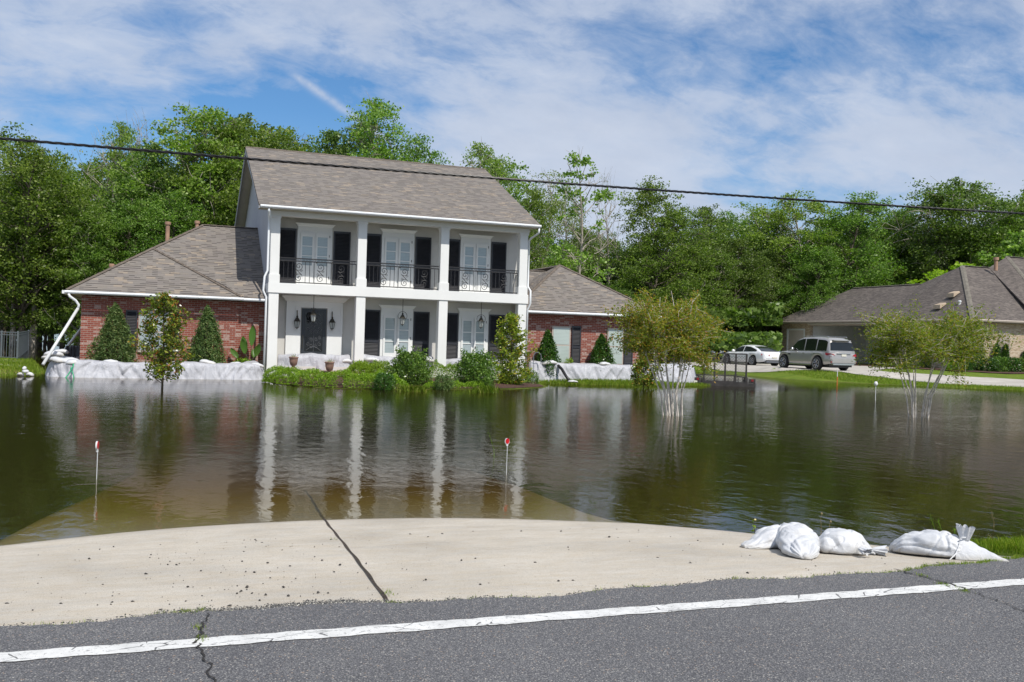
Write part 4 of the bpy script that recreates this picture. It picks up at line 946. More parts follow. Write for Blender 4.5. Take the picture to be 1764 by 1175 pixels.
# ================================================================ CARS
def car(name, label, cat, P0, P1, scale, paintm, kind, group=None):
    """P0 = ground point under the front axle (left side), P1 = under the rear axle"""
    P0 = np.array(P0); P1 = np.array(P1); d = P0 - P1; ang = math.atan2(d[1], d[0])   # local +x points forward
    if kind == 'suv':
        Lf, Lr, wb, W, tr = .74, 1.12, 3.07, 1.0, .40
        body = [(-Lr, .48, .92, .80), (-Lr + .06, .42, 1.02, .93), (-Lr + .5, .36, 1.14, .99), (wb * .25, .30, 1.13, 1.01), (wb * .6, .30, 1.12, 1.01), (wb - .2, .32, 1.10, 1.0), (wb + .4, .36, 1.06, .98), (wb + Lf - .25, .36, .98, .93), (wb + Lf - .05, .42, .88, .84), (wb + Lf, .5, .78, .75)]
        roof = [(-Lr + .12, 1.12), (-Lr + .28, 1.76), (-Lr + .6, 1.91), (.6, 1.97), (1.5, 1.94), (1.95, 1.83), (2.75, 1.13)]
        rw, bw, wr = .74, .93, .41
    else:
        Lf, Lr, wb, W, tr = .90, 1.15, 2.91, .95, .35
        body = [(-Lr, .42, .84, .72), (-Lr + .08, .34, .94, .86), (-Lr + .55, .28, .99, .93), (wb * .25, .24, .95, .955), (wb * .6, .24, .93, .955), (wb - .2, .26, .90, .945), (wb + .4, .28, .83, .92), (wb + Lf - .25, .28, .72, .84), (wb + Lf - .05, .34, .62, .72), (wb + Lf, .42, .55, .62)]
        roof = [(-Lr + .42, .985), (-Lr + 1.0, 1.22), (.55, 1.38), (1.15, 1.42), (1.55, 1.39), (1.85, 1.30), (2.6, .93)]
        rw, bw, wr = .60, .86, .35
    t = thing(name, label, cat, P1, group, ang); t.scale = (scale,) * 3
    off = -W + .03  # left side wheels sit at local y = 0 -> body centre at y=-W
    xs = np.linspace(-Lr, wb + Lf, 76); bx = [q[0] for q in body]
    V = []; 
    for x in xs:
        zb = np.interp(x, bx, [q[1] for q in body]); zt = np.interp(x, bx, [q[2] for q in body]); hw = np.interp(x, bx, [q[3] for q in body])
        for ax in (0, wb):
            r = wr + .07
            if abs(x - ax) < r: zb = max(zb, min(zt - .12, wr + math.sqrt(r * r - (x - ax) ** 2)))
        zb = max(zb, .01); q1 = zb + (zt - zb) * .35; q2 = zb + (zt - zb) * .78
        ring = [(hw * .93, zb), (hw * .985, zb + .03), (hw, q1), (hw * 1.0, (q1 + q2) / 2), (hw * .975, q2), (hw * .93, zt - .03), (hw * .88, zt), (hw * .45, zt + .035)]
        pts = ring + [(0, zt + .045)] + [(-a, z) for a, z in ring[::-1]]
        V += [(x, a + off, z) for a, z in pts]
    k = 17; n = len(xs); Fs = [[i * k + j, (i + 1) * k + j, (i + 1) * k + j + 1, i * k + j + 1] for i in range(n - 1) for j in range(k - 1)] + [list(range(k)), [(n - 1) * k + j for j in range(k)][::-1]]
    MB().add(V, Fs).build('body', paintm, t, True)
    MB().box(-Lr + .25, wb + Lf - .2, off - W * .82, off + W * .82, .24, .62).box(-Lr + .3, wb + Lf - .3, off - W * .6, off + W * .6, .2, .85).build('underbody', M['black'], t)
    # greenhouse
    xr = [q[0] for q in roof]; zr = [q[1] for q in roof]; xx = np.linspace(xr[0], xr[-1], 40); V = []
    def half(x, z):
        zt = np.interp(x, bx, [q[2] for q in body]); top = max(zr); f = min(1, max(0, (z - zt + .05) / (top - zt + .05))); return bw + (rw - bw) * f
    for x in xx:
        zt = np.interp(x, bx, [q[2] for q in body]) - .04; z = max(zt + .02, np.interp(x, xr, zr)); h = half(x, z)
        z1 = z - min(.07, (z - zt) * .5); pts = [(bw * 1.0, zt), (half(x, z1), z1), (h * .93, z - .015), (h * .5, z + .02 * min(1, (z - zt) * 3)), (0, z + .03 * min(1, (z - zt) * 3))]
        pts = pts + [(-a, q) for a, q in pts[-2::-1]]; V += [(x, a + off, q) for a, q in pts]
    k = 9; n = len(xx); Fs = [[i * k + j, (i + 1) * k + j, (i + 1) * k + j + 1, i * k + j + 1] for i in range(n - 1) for j in range(k - 1)] + [list(range(k)), [(n - 1) * k + j for j in range(k)][::-1]]
    cab = MB().add(V, Fs).build('cabin', paintm, t, True)
    # side windows: strips lying just proud of the cabin side
    def side_glass(xa, xb, inset, name='side_window'):
        for sg in (1, -1):
            Vs = []; m_ = 14
            for i in range(m_ + 1):
                x = xa + (xb - xa) * i / m_; zt = np.interp(x, bx, [q[2] for q in body]); ztop = np.interp(x, xr, zr) - inset
                zlo = zt + .03; ztop = max(zlo + .005, ztop); 
                for q in (0, .5, 1):
                    z = zlo + (ztop - zlo) * q; zz_ = max(zr); zt0 = zt - .04; zc = np.interp(x, xr, zr); z1 = zc - min(.07, (zc - zt0) * .5); f = min(1, (z - zt0) / (z1 - zt0 + 1e-6)); h = bw + (half(x, z1) - bw) * f
                    Vs.append((x, off + sg * (h + .012), z))
            Fs = [[i * 3 + j, i * 3 + j + 1, (i + 1) * 3 + j + 1, (i + 1) * 3 + j] for i in range(m_) for j in range(2)]
            MB().add(Vs, Fs).build(name, M['carglass'], t, True)
    if kind == 'suv':
        side_glass(1.28, 2.38, .10); side_glass(.22, 1.20, .11); side_glass(-.72, .14, .13)
        z0, z1_ = 1.20, 1.66; y = lambda z: .86 - (z - 1.12) * .16
        xw = lambda z: -Lr + .12 + (z - 1.12) * .27 - .022
        MB().add([(xw(z0), off + y(z0), z0), (xw(z0), off - y(z0), z0), (xw(z1_), off - y(z1_), z1_), (xw(z1_), off + y(z1_), z1_)], [(0, 1, 2, 3)]).build('rear_window', M['carglass'], t)
        MB().box(-Lr + .12, -Lr + .42, off - .62, off + .62, 1.76, 1.80).build('spoiler', paintm, t, bevel=.015)
        for sg in (1, -1):
            MB().tube([(-.6, off + sg * .66, 1.94), (-.5, off + sg * .66, 1.99), (1.4, off + sg * .66, 2.0), (1.6, off + sg * .66, 1.95)], .022, 6).build('roof_rail', M['chrome'], t)
            MB().add([(-Lr + .0, off + sg * .70, .98), (-Lr + .02, off + sg * .90, 1.02), (-Lr + .42, off + sg * 1.0, 1.06), (-Lr + .36, off + sg * 1.005, .92), (-Lr + .02, off + sg * .93, .85), (-Lr - .01, off + sg * .62, .88)], [(0, 1, 2, 3, 4, 5)] if sg > 0 else [(5, 4, 3, 2, 1, 0)]).build('tail_light', M['taillamp'], t)
            MB().box(-Lr - .03, -Lr + .05, off + sg * .78 - .13, off + sg * .78 + .13, .50, .56).build('reflector', M['taillamp'], t)
        MB().box(-Lr - .045, -Lr + .02, off - .5, off + .5, 1.00, 1.04).build('trim_strip', M['chrome'], t)
        MB().box(-Lr - .03, -Lr + .02, off - .17, off + .17, .86, .99).build('licence_plate', M['plate'], t)
        MB().box(-Lr - .06, -Lr + .25, off - .9, off + .9, .44, .72).build('bumper', paintm, t, bevel=.05)
        MB().box(-Lr - .02, -Lr + .3, off - .75, off + .75, .36, .45).build('lower_trim', M['chrome'], t)
        MB().box(.55, wb - .55, off + .97, off + 1.02, .30, .36).build('side_step', M['chrome'], t)
        MB().box(wb - .62, wb - .42, off + .985, off + 1.01, .88, .95).build('fender_vent', M['black'], t)
        for x in (1.1, .1): MB().box(x, x + .2, off + .99, off + 1.025, .98, 1.01).build('door_handle', M['chrome'], t)
    else:
        side_glass(1.22, 2.25, .07); side_glass(-.28, 1.14, .075)
        V = []
        for q in np.linspace(0, 1, 6):
            x = -Lr + .50 + .95 * q; z = np.interp(x, xr, zr) + .034; h = half(x, z) * .86; V += [(x, off + h, z - .02), (x, off, z + .008), (x, off - h, z - .02)]
        MB().add(V, [[i * 3 + j, (i + 1) * 3 + j, (i + 1) * 3 + j + 1, i * 3 + j + 1] for i in range(5) for j in range(2)]).build('rear_window', M['carglass'], t, True)
        for sg in (1, -1):
            pts = [(-Lr - .01, off + sg * .40, .80), (-Lr + .03, off + sg * .70, .84), (-Lr + .28, off + sg * .90, .86), (-Lr + .24, off + sg * .905, .76), (-Lr + .02, off + sg * .74, .70), (-Lr - .015, off + sg * .42, .73)]
            MB().add(pts, [(0, 1, 2, 3, 4, 5)] if sg > 0 else [(5, 4, 3, 2, 1, 0)]).build('tail_light', M['taillamp'], t)
        MB().box(-Lr - .03, -Lr + .02, off - .2, off + .2, .56, .67).build('licence_plate', M['plate'], t)
        MB().box(-Lr - .05, -Lr + .3, off - .82, off + .82, .42, .56).build('bumper', paintm, t, bevel=.05)
        MB().box(-Lr - .06, -Lr + .2, off - .70, off + .70, .28, .38).build('diffuser', M['galv'], t, bevel=.02)
        for x in (1.1, .1): MB().box(x, x + .2, off + .945, off + .965, .80, .83).build('door_handle', M['chrome'], t)
    mx = 2.15 if kind == 'suv' else 2.05; mz = 1.22 if kind == 'suv' else 1.0
    for sg in (1, -1):
        MB().lathe([(.02, -.12), (.085, -.10), (.10, 0), (.085, .08), (.02, .1)], (mx, off + sg * (W + .08), mz), 10, 'y').build('mirror', M['chrome'] if kind == 'suv' else paintm, t, True)
    for x in (0, wb):
        for sg, yy in ((1, -.02), (-1, 2 * off + .02)):
            ty = MB().lathe([(wr * .66, -.12), (wr * .92, -.12), (wr, -.07), (wr, .07), (wr * .92, .12), (wr * .66, .12)], (x, yy, wr), 28, 'y').build('wheel', M['rubber'], t, True)
            f = MB(); f.lathe([(wr * .12, .0), (wr * .12, .03)], (x, yy + sg * .09, wr), 12, 'y')
            f.tube([(x + wr * .66 * math.cos(a), yy + sg * .112, wr + wr * .66 * math.sin(a)) for a in np.linspace(0, 2 * math.pi, 25)], .022, 6)
            for q in range(7):
                a = 2 * math.pi * q / 7 + .3
                for da in (-.11, .11):
                    f.tube([(x + .05 * math.cos(a), yy + sg * .11, wr + .05 * math.sin(a)), (x + wr * .66 * math.cos(a + da), yy + sg * .115, wr + wr * .66 * math.sin(a + da))], [.026, .018], 4)
            f.build('rim', M['rim'], ty)
            MB().lathe([(.01, -.02), (wr * .64, -.02), (wr * .64, .0), (.01, .0)], (x, yy + sg * .04, wr), 20, 'y').build('brake_disc', M['black'], ty)
    return t
def front_axle(px, py, p1, wb):
    best = None
    for D in np.arange(60, 80, .02):
        p = oD(px, py, D); e = abs(math.hypot(p[0] - p1[0], p[1] - p1[1]) - wb)
        if np.dot(p - p1, FW) > 0 and (best is None or e < best[0]): best = (e, p)
    return best[1]
p1 = oD(1407, 638.2, 60.3); p0 = front_axle(1350, 634.8, p1, 3.07 * 1.07)
def on_ground(p): return (p[0], p[1], hz1(p[0], p[1]) + .035)
suv = car('suv', 'champagne silver SUV parked on the driveway in front of the carport', 'car', (p0[0], p0[1], p1[2]), p1, 1.07, M['suvpaint'], 'suv')
p1 = oD(1296, 630.8, 69.6); p0 = front_axle(1252, 628.6, p1, 2.91 * 1.07)
sedan = car('sedan', 'white sedan parked behind the silver SUV', 'car', (p0[0], p0[1], p1[2]), p1, 1.07, M['whitepaint'], 'sedan')
pr = oD(-7, 624, 50) - RT * 1.42; redc = car('parked_car', 'dark red car at the left edge by the metal fence, only its tail showing', 'car', (pr[0] - 3, pr[1] + 1.2, .2), (pr[0] - .6, pr[1], .2), 1, M['redpaint'], 'suv')

# ================================================================ UTILITY TRAILER
tp = oZ(1212, 664, .0); t = thing('utility_trailer', 'black utility trailer with raised mesh ramp gate standing in the flood water', 'trailer', (tp[0], tp[1], 0), rz=R_(-22))
W_ = 1.92
m = MB(); m.box(-.4, W_ + .4, -.06, .06, -.05, .14); m.box(-.1, -.04, .06, 3.2, -.02, .12); m.box(W_ + .04, W_ + .1, .06, 3.2, -.02, .12); m.box(-.1, W_ + .1, 3.2, 3.26, -.02, .12)
m.build('frame', M['steel'], t)
m = MB(); m.box(-.08, W_ + .08, .06, 3.2, .0, .04); m.build('deck', simple('wet boards', (.09, .06, .04), .8, var=.4), t)
m = MB()
for s in (-.07, W_ + .07):
    m.tube([(s, .1, .40), (s, 3.2, .40)], .025, 6)
    for yy in (.1, 1.1, 2.2, 3.2): m.tube([(s, yy, .1), (s, yy, .40)], .02, 6)
m.tube([(-.07, 3.2, .40), (W_ + .07, 3.2, .40)], .025, 6); m.build('side_rail', M['steel'], t)
gt = MB()
for x in (0, W_ * .25, W_ * .5, W_ * .75, W_): gt.box(x - .036, x + .036, -.02, .04, .1, 1.50)
gt.box(0, W_, -.019, .039, 1.46, 1.515); gt.box(0, W_, -.018, .038, .14, .2)
g_ = gt.build('ramp_gate', M['steel'], t)
ms = MB()
for q in np.arange(-1.3, W_, .13):
    for sg in (0, 1):
        a0 = max(0, q); a1 = min(W_, q + 1.2)
        if a1 <= a0: continue
        z0 = .2 + (a0 - q); z1 = .2 + (a1 - q)
        if sg: z0, z1 = 1.6 - z0, 1.6 - z1
        ms.tube([(a0, .0, z0), (a1, .0, z1)], .008, 3, False)
ms.build('mesh', M['steel'], g_)
for x in (-.28, W_ + .28):
    b = MB().box(x - .14, x + .14, -.04, .05, .16, .36).build('light_bracket', M['steel'], t)
    MB().box(x - .05, x + .05, -.07, -.041, .25, .34).build('tail_light', M['lamp_red'], b)
for x in (-.30, W_ + .34):
    m = MB().lathe([(.16, -.1), (.30, -.1), (.33, -.06), (.33, .06), (.30, .1), (.16, .1)], (x, 1.7, -.08), 20, 'x'); m.build('wheel', M['rubber'], t, True)
    f = MB(); f.tube([(x, 1.7 + .42 * math.cos(a), -.02 + .40 * math.sin(a)) for a in np.linspace(-.1, math.pi + .1, 14)], .06, 6); f.build('fender', M['steel'], t)
MB().tube([(W_ + .42, .1, .3), (W_ + .47, .0, .15), (W_ + .45, .05, -.05)], .014, 5).build('cable', M['galv'], t)
MB().box(-.46, -.30, -.06, -.02, .03, .22).build('licence_plate', M['plate'], t)

# ================================================================ TARP BARRIER
def fbm(x, y, s):
    return (math.sin(x * 1.3 + s) * math.cos(y * 1.7 + s * 2) + .5 * math.sin(x * 2.9 + y * 2.1 + s * 3) + .25 * math.sin(x * 6.1 - y * 4.3 + s))
def barrier(name, label, path, zbase, ztop, thick, seed, amp=.085, group='tarp covered sandbag walls round the house'):
    """path = outer foot line; wall body leans back (to the left of travel)"""
    P = [np.array(p, float) for p in path]
    seg = [np.linalg.norm(P[i + 1] - P[i]) for i in range(len(P) - 1)]; Ltot = sum(seg); n = int(Ltot / .045)
    def at(s):
        for i, l in enumerate(seg):
            if s <= l or i == len(seg) - 1: return P[i] + (P[i + 1] - P[i]) * min(1, s / l)
            s -= l
    C = [at(Ltot * i / n) for i in range(n + 1)]
    for _ in range(12): C = [C[0]] + [(C[i - 1] + C[i] * 2 + C[i + 1]) / 4 for i in range(1, n)] + [C[-1]]
    r = random.Random(seed); folds = []
    s = 0
    while s < Ltot:
        folds.append((s, r.uniform(-1.0, 1.0), r.uniform(.04, .10), r.uniform(.4, 1.) * r.choice((-1, 1)), r.uniform(0, .5))); s += r.uniform(.12, .5)
    prof = [(-.10, -.12), (-.03, 0), (.0, .05), (.03, .12), (.05, .2), (.07, .3), (.09, .4), (.11, .5), (.13, .6), (.15, .7), (.17, .8), (.20, .88), (.26, .95), (.34, .99), (.45, 1.0), (.6, 1.0), (.75, .99), (.86, .95), (.94, .85), (1, .5), (1.02, .0)]
    V = []; k = len(prof)
    for i in range(n + 1):
        a = C[max(0, i - 2)]; b = C[min(n, i + 2)]; tg = (b - a) / np.linalg.norm(b - a); nr = np.array([-tg[1], tg[0]]); s = Ltot * i / n
        zt = ztop + .05 * fbm(s * .55, 0, seed) + .02 * fbm(s * 2.3, 1, seed + 3)
        for o, h in prof:
            d = 0; f = math.sin(min(1, max(0, h)) * math.pi) ** .5 if h < 1 else .3
            for fs, slope, w, am, cu in folds:
                u = s - fs - slope * (h - .5) * .8 - cu * (h - .5) ** 2
                if abs(u) < 4 * w: d += am * math.exp(-(u / w) ** 2)
            d = amp * d * (.25 + f) + .03 * fbm(s * .9, h * 2, seed + 1) * f
            q = C[i] + nr * (o * thick - d); V.append((q[0], q[1], zbase + (zt - zbase) * h + (.02 * fbm(s * 1.9, o * 5, seed) if h > .9 else 0)))
    Fs = [[i * k + j, (i + 1) * k + j, (i + 1) * k + j + 1, i * k + j + 1] for i in range(n) for j in range(k - 1)]
    Fs += [list(range(k)), [n * k + j for j in range(k)][::-1]]
    o = MB().add(V, Fs).build(name, M['tarp'], None, True)
    return tag(o, label, 'flood barrier', group)
barrier('tarp_barrier', 'long silver tarp barrier in front of the left red brick wing', [(-3.95, 44.0), (-3.98, 40.5), (-4.0, 38.6), (-3.75, 37.75), (-3.0, 37.35), (-1, 37.35), (1.5, 37.45), (3.3, 37.5), (3.7, 37.9), (3.75, 38.9)], -.10, .60, .85, 1)
barrier('tarp_barrier', 'silver tarp barrier across the porch in front of the dark front door', [(4.28, 39.36), (5.0, 39.0), (6.5, 38.95), (7.31, 39.3)], .12, .98, .6, 2, .04)
barrier('tarp_barrier', 'silver tarp barrier between the second and third porch columns', [(7.73, 39.36), (8.6, 39.1), (10, 39.1), (10.79, 39.3)], .15, 1.0, .6, 3, .04)
barrier('tarp_barrier', 'silver tarp barrier at the right end of the porch, behind the camellia and magnolia', [(11.2, 39.36), (12.5, 39.1), (13.8, 39.1), (14.33, 39.3)], .15, .95, .6, 4, .04)
barrier('tarp_barrier', 'silver tarp barrier in front of the right brick wing', [(14.95, 38.75), (16, 38.6), (18.5, 38.35), (20.6, 38.25), (22.3, 38.4), (23.2, 38.9), (23.5, 40), (23.5, 43)], .05, .88, .8, 5)

# ================================================================ SANDBAGS
def small_bag_mesh(seed, L_=.62, W_=.34, H_=.15):
    r = random.Random(seed); V = []; n, k = 18, 16
    for i in range(n + 1):
        u = -1 + 2 * i / n; e = (1 - abs(u) ** 3.2) ** .5 if abs(u) < 1 else 0
        w = (.30 + .70 * e) if abs(u) < .97 else .34; h = max(.08, e)
        for j in range(k):
            a = 2 * math.pi * j / k; c, s = math.cos(a), math.sin(a)
            d = 1 + .07 * math.sin(4 * a + u * 5 + seed) * (abs(u) ** 1.5) + .04 * math.sin(9 * u + 2 * a + seed * 2)
            V.append((u * L_ / 2, c * W_ / 2 * w * d, (s * H_ / 2 * h * d if s > 0 else s * H_ * .35 * h) + .02 * math.sin(u * 2.1 + seed)))
    Fs = [[i * k + j, (i + 1) * k + j, (i + 1) * k + (j + 1) % k, i * k + (j + 1) % k] for i in range(n) for j in range(k)] + [list(range(k)), [n * k + j for j in range(k)][::-1]]
    return new_mesh('sandbag', V, Fs, True)
sbm = [small_bag_mesh(s) for s in (1, 2, 3)]
for me_ in sbm: me_.materials.append(M['bag'])
GB = 'small white sandbags holding down the tarp barriers'
bags = [  # photo point on the bag, plane Y, rotation, tilt, scale, label
 (83, 619, 38.4, 70, 20, 1.0, 'sandbag lying on the outer left corner of the left barrier'), (93, 611, 38.8, 20, 0, 1.1, 'sandbag at the left corner of the barrier, touching the drain pipe'),
 (99, 621, 38.0, -50, 0, 1.15, 'sandbag on the left barrier corner, just right of the drain pipe'), (112, 624, 37.9, -25, 12, 1.2, 'slightly brown stained sandbag on the left barrier corner'),
 (123, 621, 38.2, 5, 0, .9, 'tan stained sandbag behind the green strap'), (134, 626, 37.75, 12, -5, 1.25, 'plump sandbag beside the green strap on the left barrier'),
 (104, 607, 40.5, 0, 0, 1.0, 'sandbag at the left end of the black plastic sheet'), (190, 625.5, 38.0, 10, -4, 1.05, 'sandbag below the left cypress on the barrier'),
 (358, 625, 38.1, -8, 4, 1.0, 'sandbag below the right cypress on the barrier'), (405, 629, 38.0, 2, 0, 1.0, 'sandbag below the banana-like plant on the barrier'), (443, 630, 38.1, -5, 5, .85, 'sandbag at the right end of the left barrier by the downspout'),
 (533, 624, 39.35, 5, 0, .95, 'sandbag on the porch barrier in front of the front door'), (594, 623, 39.35, 3, 3, 1.05, 'sandbag on the porch barrier left of the second column'),
 (641, 621, 39.35, 0, 3, 1.1, 'sandbag on the porch barrier right of the second column'), (738, 621, 39.35, 0, 0, .95, 'sandbag on the porch barrier left of the third column'),
 (946, 626, 38.9, 5, 0, 1.2, 'sandbag on the right barrier above the black hose'), (1042, 628, 38.7, 5, 0, .95, 'sandbag on the right barrier in front of the right holly')]
for i, (px, py, Y, rz, ti, sc, lab) in enumerate(bags):
    p = oY(px, py, Y); o = link('sandbag', sbm[i % 3]); o.location = tuple(map(float, p)); o.rotation_euler = (0, R_(ti), R_(rz)); o.scale = (sc, sc, sc * 1.35); tag(o, lab, 'sandbag', GB)
q = oZ(43, 648, .0)
HB = ('topmost', 'right', 'middle', 'left')
for i, (dx, dz, sc, rz) in enumerate(((-.14, .04, .55, 10), (.16, .05, .6, -20), (.02, .17, .5, 30), (-.02, .28, .36, 60))):
    o = link('sandbag', sbm[i % 3]); o.location = (q[0] + dx, q[1] - .02 * i, dz); o.rotation_euler = (R_(25 * (i - 1)), R_(20 - 17 * i), R_(rz)); o.scale = (sc * .72, sc, sc * 1.7)
    tag(o, ('left bag at the bottom of the small heap by the left bank', 'right bag at the bottom of the small heap by the left bank', 'middle bag of the small heap by the left bank', 'topmost bag of the small heap by the left bank')[i], 'sandbag', 'heap of small sandbags by the left bank')
# big foreground bags
def smooth_noise(p): return mnoise.noise(Vector(p))
def big_bag(label, A, Bp, width, hgt, prof_, seed, tails=()):
    """bag lying from A to Bp (ground points). prof_: list of (u, half width factor, height factor)"""
    A = np.array(A, float); Bp = np.array(Bp, float); d = Bp - A; L_ = np.linalg.norm(d[:2]); ang = math.atan2(d[1], d[0])
    V = []; n, k = 120, 84; us = [q[0] for q in prof_]; fine = np.linspace(0, 1, 401); kern = np.exp(-(np.linspace(-2.4, 2.4, 41)) ** 2); kern /= kern.sum()
    sm = lambda c: np.convolve(np.pad(np.interp(fine, us, [q[c] for q in prof_]), 20, mode='edge'), kern, 'valid'); pw, ph = sm(1), sm(2)
    for i in range(n + 1):
        u = i / n; w = np.interp(u, fine, pw); h = np.interp(u, fine, ph)
        for j in range(k):
            a = 2 * math.pi * j / k; c, s = math.cos(a), math.sin(a)
            c2 = math.copysign(abs(c) ** .8, c); s2 = math.copysign(abs(s) ** (.9 if s > 0 else .5), s)
            y = c2 * width / 2 * w; z = (s2 * .72 * hgt * h + .28 * hgt * h) if s > 0 else (.28 * hgt * h * (1 + s2))
            gather = sum(math.exp(-((u - tu) / .13) ** 2) for tu in tails)
            wr = gather * .06 * math.sin(a * 15 + seed + 5 * u + 1.6 * math.sin(3 * a)) * (w + .2) * 1.1
            f = 1 + wr
            P = Vector((u * L_ * 3.2, y * 9, z * 9 + seed * 7))
            dn = .016 * mnoise.noise(P) + .008 * mnoise.noise(P * 2.3) - .026 * max(0, .16 - abs(mnoise.noise(Vector((u * L_ * 3.5 + y * 3, z * 6 + y * 5, seed * 3.1))))) / .16 * .5 - .016 * max(0, .14 - abs(mnoise.noise(Vector((u * L_ * 7 - z * 6, y * 8 + z * 4, seed * 5.7))))) / .14 * .5
            V.append((u * L_, y * f + dn * c2 * 1.2, max(.0, z * f + dn * max(0, s2) * 1.4)))
    Fs = [[i * k + j, (i + 1) * k + j, (i + 1) * k + (j + 1) % k, i * k + (j + 1) % k] for i in range(n) for j in range(k)] + [list(range(k)), [n * k + j for j in range(k)][::-1]]
    t_ = thing('sandbag', label, 'sandbag', (A[0], A[1], A[2]), 'large white sandbags on the end of the driveway apron', ang)
    t_.rotation_euler = (0, -math.atan2(d[2], L_), ang)
    MB().add(V, Fs).build('bag', M['bag'], t_, True)
    return t_, L_
def skirt(t, c, direction, up, length, width, seed, r0=.03, name='tied_neck'):
    """flared cloth above a tied neck"""
    D = np.array(direction, float); D /= np.linalg.norm(D); U = np.array(up, float); U = U - D * U.dot(D); U /= np.linalg.norm(U); S = np.cross(D, U)
    V = []; n, k = 14, 60
    for i in range(n + 1):
        q = i / n; rad = r0 + (width - r0) * q ** .75
        for j in range(k):
            a = 2 * math.pi * j / k; f = 1 + (.10 + .30 * q) * math.sin(9 * a + seed + 1.3 * math.sin(2 * a)) * .6
            flat = .45
            p = np.array(c) + D * (length * q * (1 + .10 * math.sin(5 * a + seed) * q)) + (S * math.cos(a) + U * math.sin(a) * flat) * rad * f
            V.append(p)
    Fs = [[i * k + j, i * k + (j + 1) % k, (i + 1) * k + (j + 1) % k, (i + 1) * k + j] for i in range(n) for j in range(k)]
    MB().add(V, Fs).build(name, M['bag'], t, True)
zA = lambda x, y: apron_z(x, y) + .004
def G(px, py, z=.1): 
    p = oZ(px, py, z); p = oZ(px, py, zA(p[0], p[1])); return (p[0], p[1], zA(p[0], p[1]))
# 1: far left, folded flat end
b1, l1 = big_bag('leftmost large sandbag, with a flat folded end, partly behind a plump one', G(1283, 945), G(1368, 938), .34, .17, [(0, .25, .12), (.06, .5, .2), (.2, .75, .42), (.42, .95, .95), (.6, 1, 1), (.8, .95, .95), (.93, .7, .7), (1, .3, .3)], 1, (.02,))
# 2: plump standing bag, neck folded towards camera
b2, l2 = big_bag('plump sandbag with its neck tucked toward the road, second from left', G(1354, 930, .1), G(1388, 966, .13), .35, .20, [(0, .25, .35), (.05, .55, .62), (.18, .85, .9), (.38, 1, 1), (.6, 1, .93), (.8, .88, .70), (.93, .6, .42), (1, .22, .15)], 2, (.97,))
# 3: wide bag with gathered knot on its right front
b3, l3 = big_bag('low wide sandbag with a gathered knot on its right side, third from left', G(1400, 949), G(1508, 957), .40, .185, [(0, .15, .2), (.05, .5, .5), (.2, .85, .85), (.42, 1, 1), (.62, .95, 1), (.78, .7, .75), (.9, .4, .38), (.96, .26, .2), (1, .4, .12)], 3, (.90,))
skirt(b3, (l3 * .78, -.19, .07), (.55, -.6, -.12), (0, 0, 1), .08, .05, 2)
skirt(b3, (l3 * .95, .0, .03), (1, .1, -.1), (0, 0, 1), .10, .09, 5)
# 4: long bag with upright fanned neck
b4, l4 = big_bag('long sandbag at the right end with its tied neck fanned upright', G(1533, 950), G(1668, 965, .13), .35, .19, [(0, .06, .12), (.03, .25, .24), (.1, .6, .5), (.25, .92, .8), (.5, 1, .97), (.72, .98, 1.0), (.86, .8, .9), (.94, .6, .62), (1, .38, .5)], 4, (1.0, .0))
skirt(b4, (l4 * .965, .0, .13), (.10, .05, 1), (0, 1, 0), .115, .062, 1, .028)
V = []; rf = np.random.default_rng(4)
for i in range(25):
    q = i / 24
    for j in range(30):
        v_ = j / 29; w = (1 - q) ** .9; z = .155 * w * math.sin(math.pi * v_) ** .75 * (1 - .1 * math.sin(3 * q)); y = .15 * (v_ - .5) * 2 * w + .02
        d = .010 * mnoise.noise(Vector((q * 6, v_ * 5, 3.3))) * math.sin(math.pi * v_)
        V.append((l4 * .93 + .34 * q, y, max(.003, z + d + .004 * (1 - q))))
MB().add(V, [[i * 30 + j, (i + 1) * 30 + j, (i + 1) * 30 + j + 1, i * 30 + j + 1] for i in range(24) for j in range(29)]).build('tail_flap', M['bag'], b4, True)
MB().tube([(l4 * .95, -.06, .15), (l4 * .97, -.05, .165), (l4, .0, .16), (l4 * .98, .05, .15), (l4 * .95, .05, .14)], .006, 5).build('tie', M['bag'], b4)
MB().tube([(l4 * .96, .0, .21), (l4 * .93, -.01, .26), (l4 * .90, .0, .25)], .0035, 4).build('tie', M['bag'], b4)
MB().tube([(l4 * .96, -.07, .13), (l4 * .94, -.13, .05), (l4 * .90, -.20, .005)], .006, 4).build('tie', M['bag'], b4)

# ================================================================ SMALL THINGS
def marker(label, px, py, top, r, ang, group=None):
    b = oZ(px, py, 0); D = float(np.dot(b - EO, FW)); h = (py - top) / FPX * D
    t = thing('driveway_marker', label, 'marker', (b[0], b[1], 0), group)
    MB().tube([(0, 0, -.45), (.004, 0, h - 2 * r)], .004, 6).build('stake', M['pvc'], t)
    a = R_(ang); ca, sa = math.cos(a), math.sin(a)
    def disc(rx, rz, y0_, y1):
        m = MB(); k = 22; V = []
        for y in (y0_, y1): V += [(rx * math.cos(2 * math.pi * j / k) * ca - y * sa, rx * math.cos(2 * math.pi * j / k) * sa + y * ca, h - rz + rz * math.sin(2 * math.pi * j / k)) for j in range(k)]
        m.add(V, [list(range(k))[::-1], list(range(k, 2 * k))] + [[j, (j + 1) % k, k + (j + 1) % k, k + j] for j in range(k)]); return m
    disc(r * .92, r * 1.18, -.006, .012).build('backing', M['pvc'], t)
    d = disc(r * .78, r * 1.02, -.011, -.0065).build('reflector', M['red'], t); 
    MB().box(-.012, .012, -.008, .008, h - 2.8 * r, h - 2.1 * r).build('clamp', M['pvc'], t)
marker('round red reflector facing the road on a thin stake, mid water', 872, 818, 755, .036, 10)
marker('red and white reflector seen edge-on atop a thin stake at the left', 166, 826, 760, .045, 78)
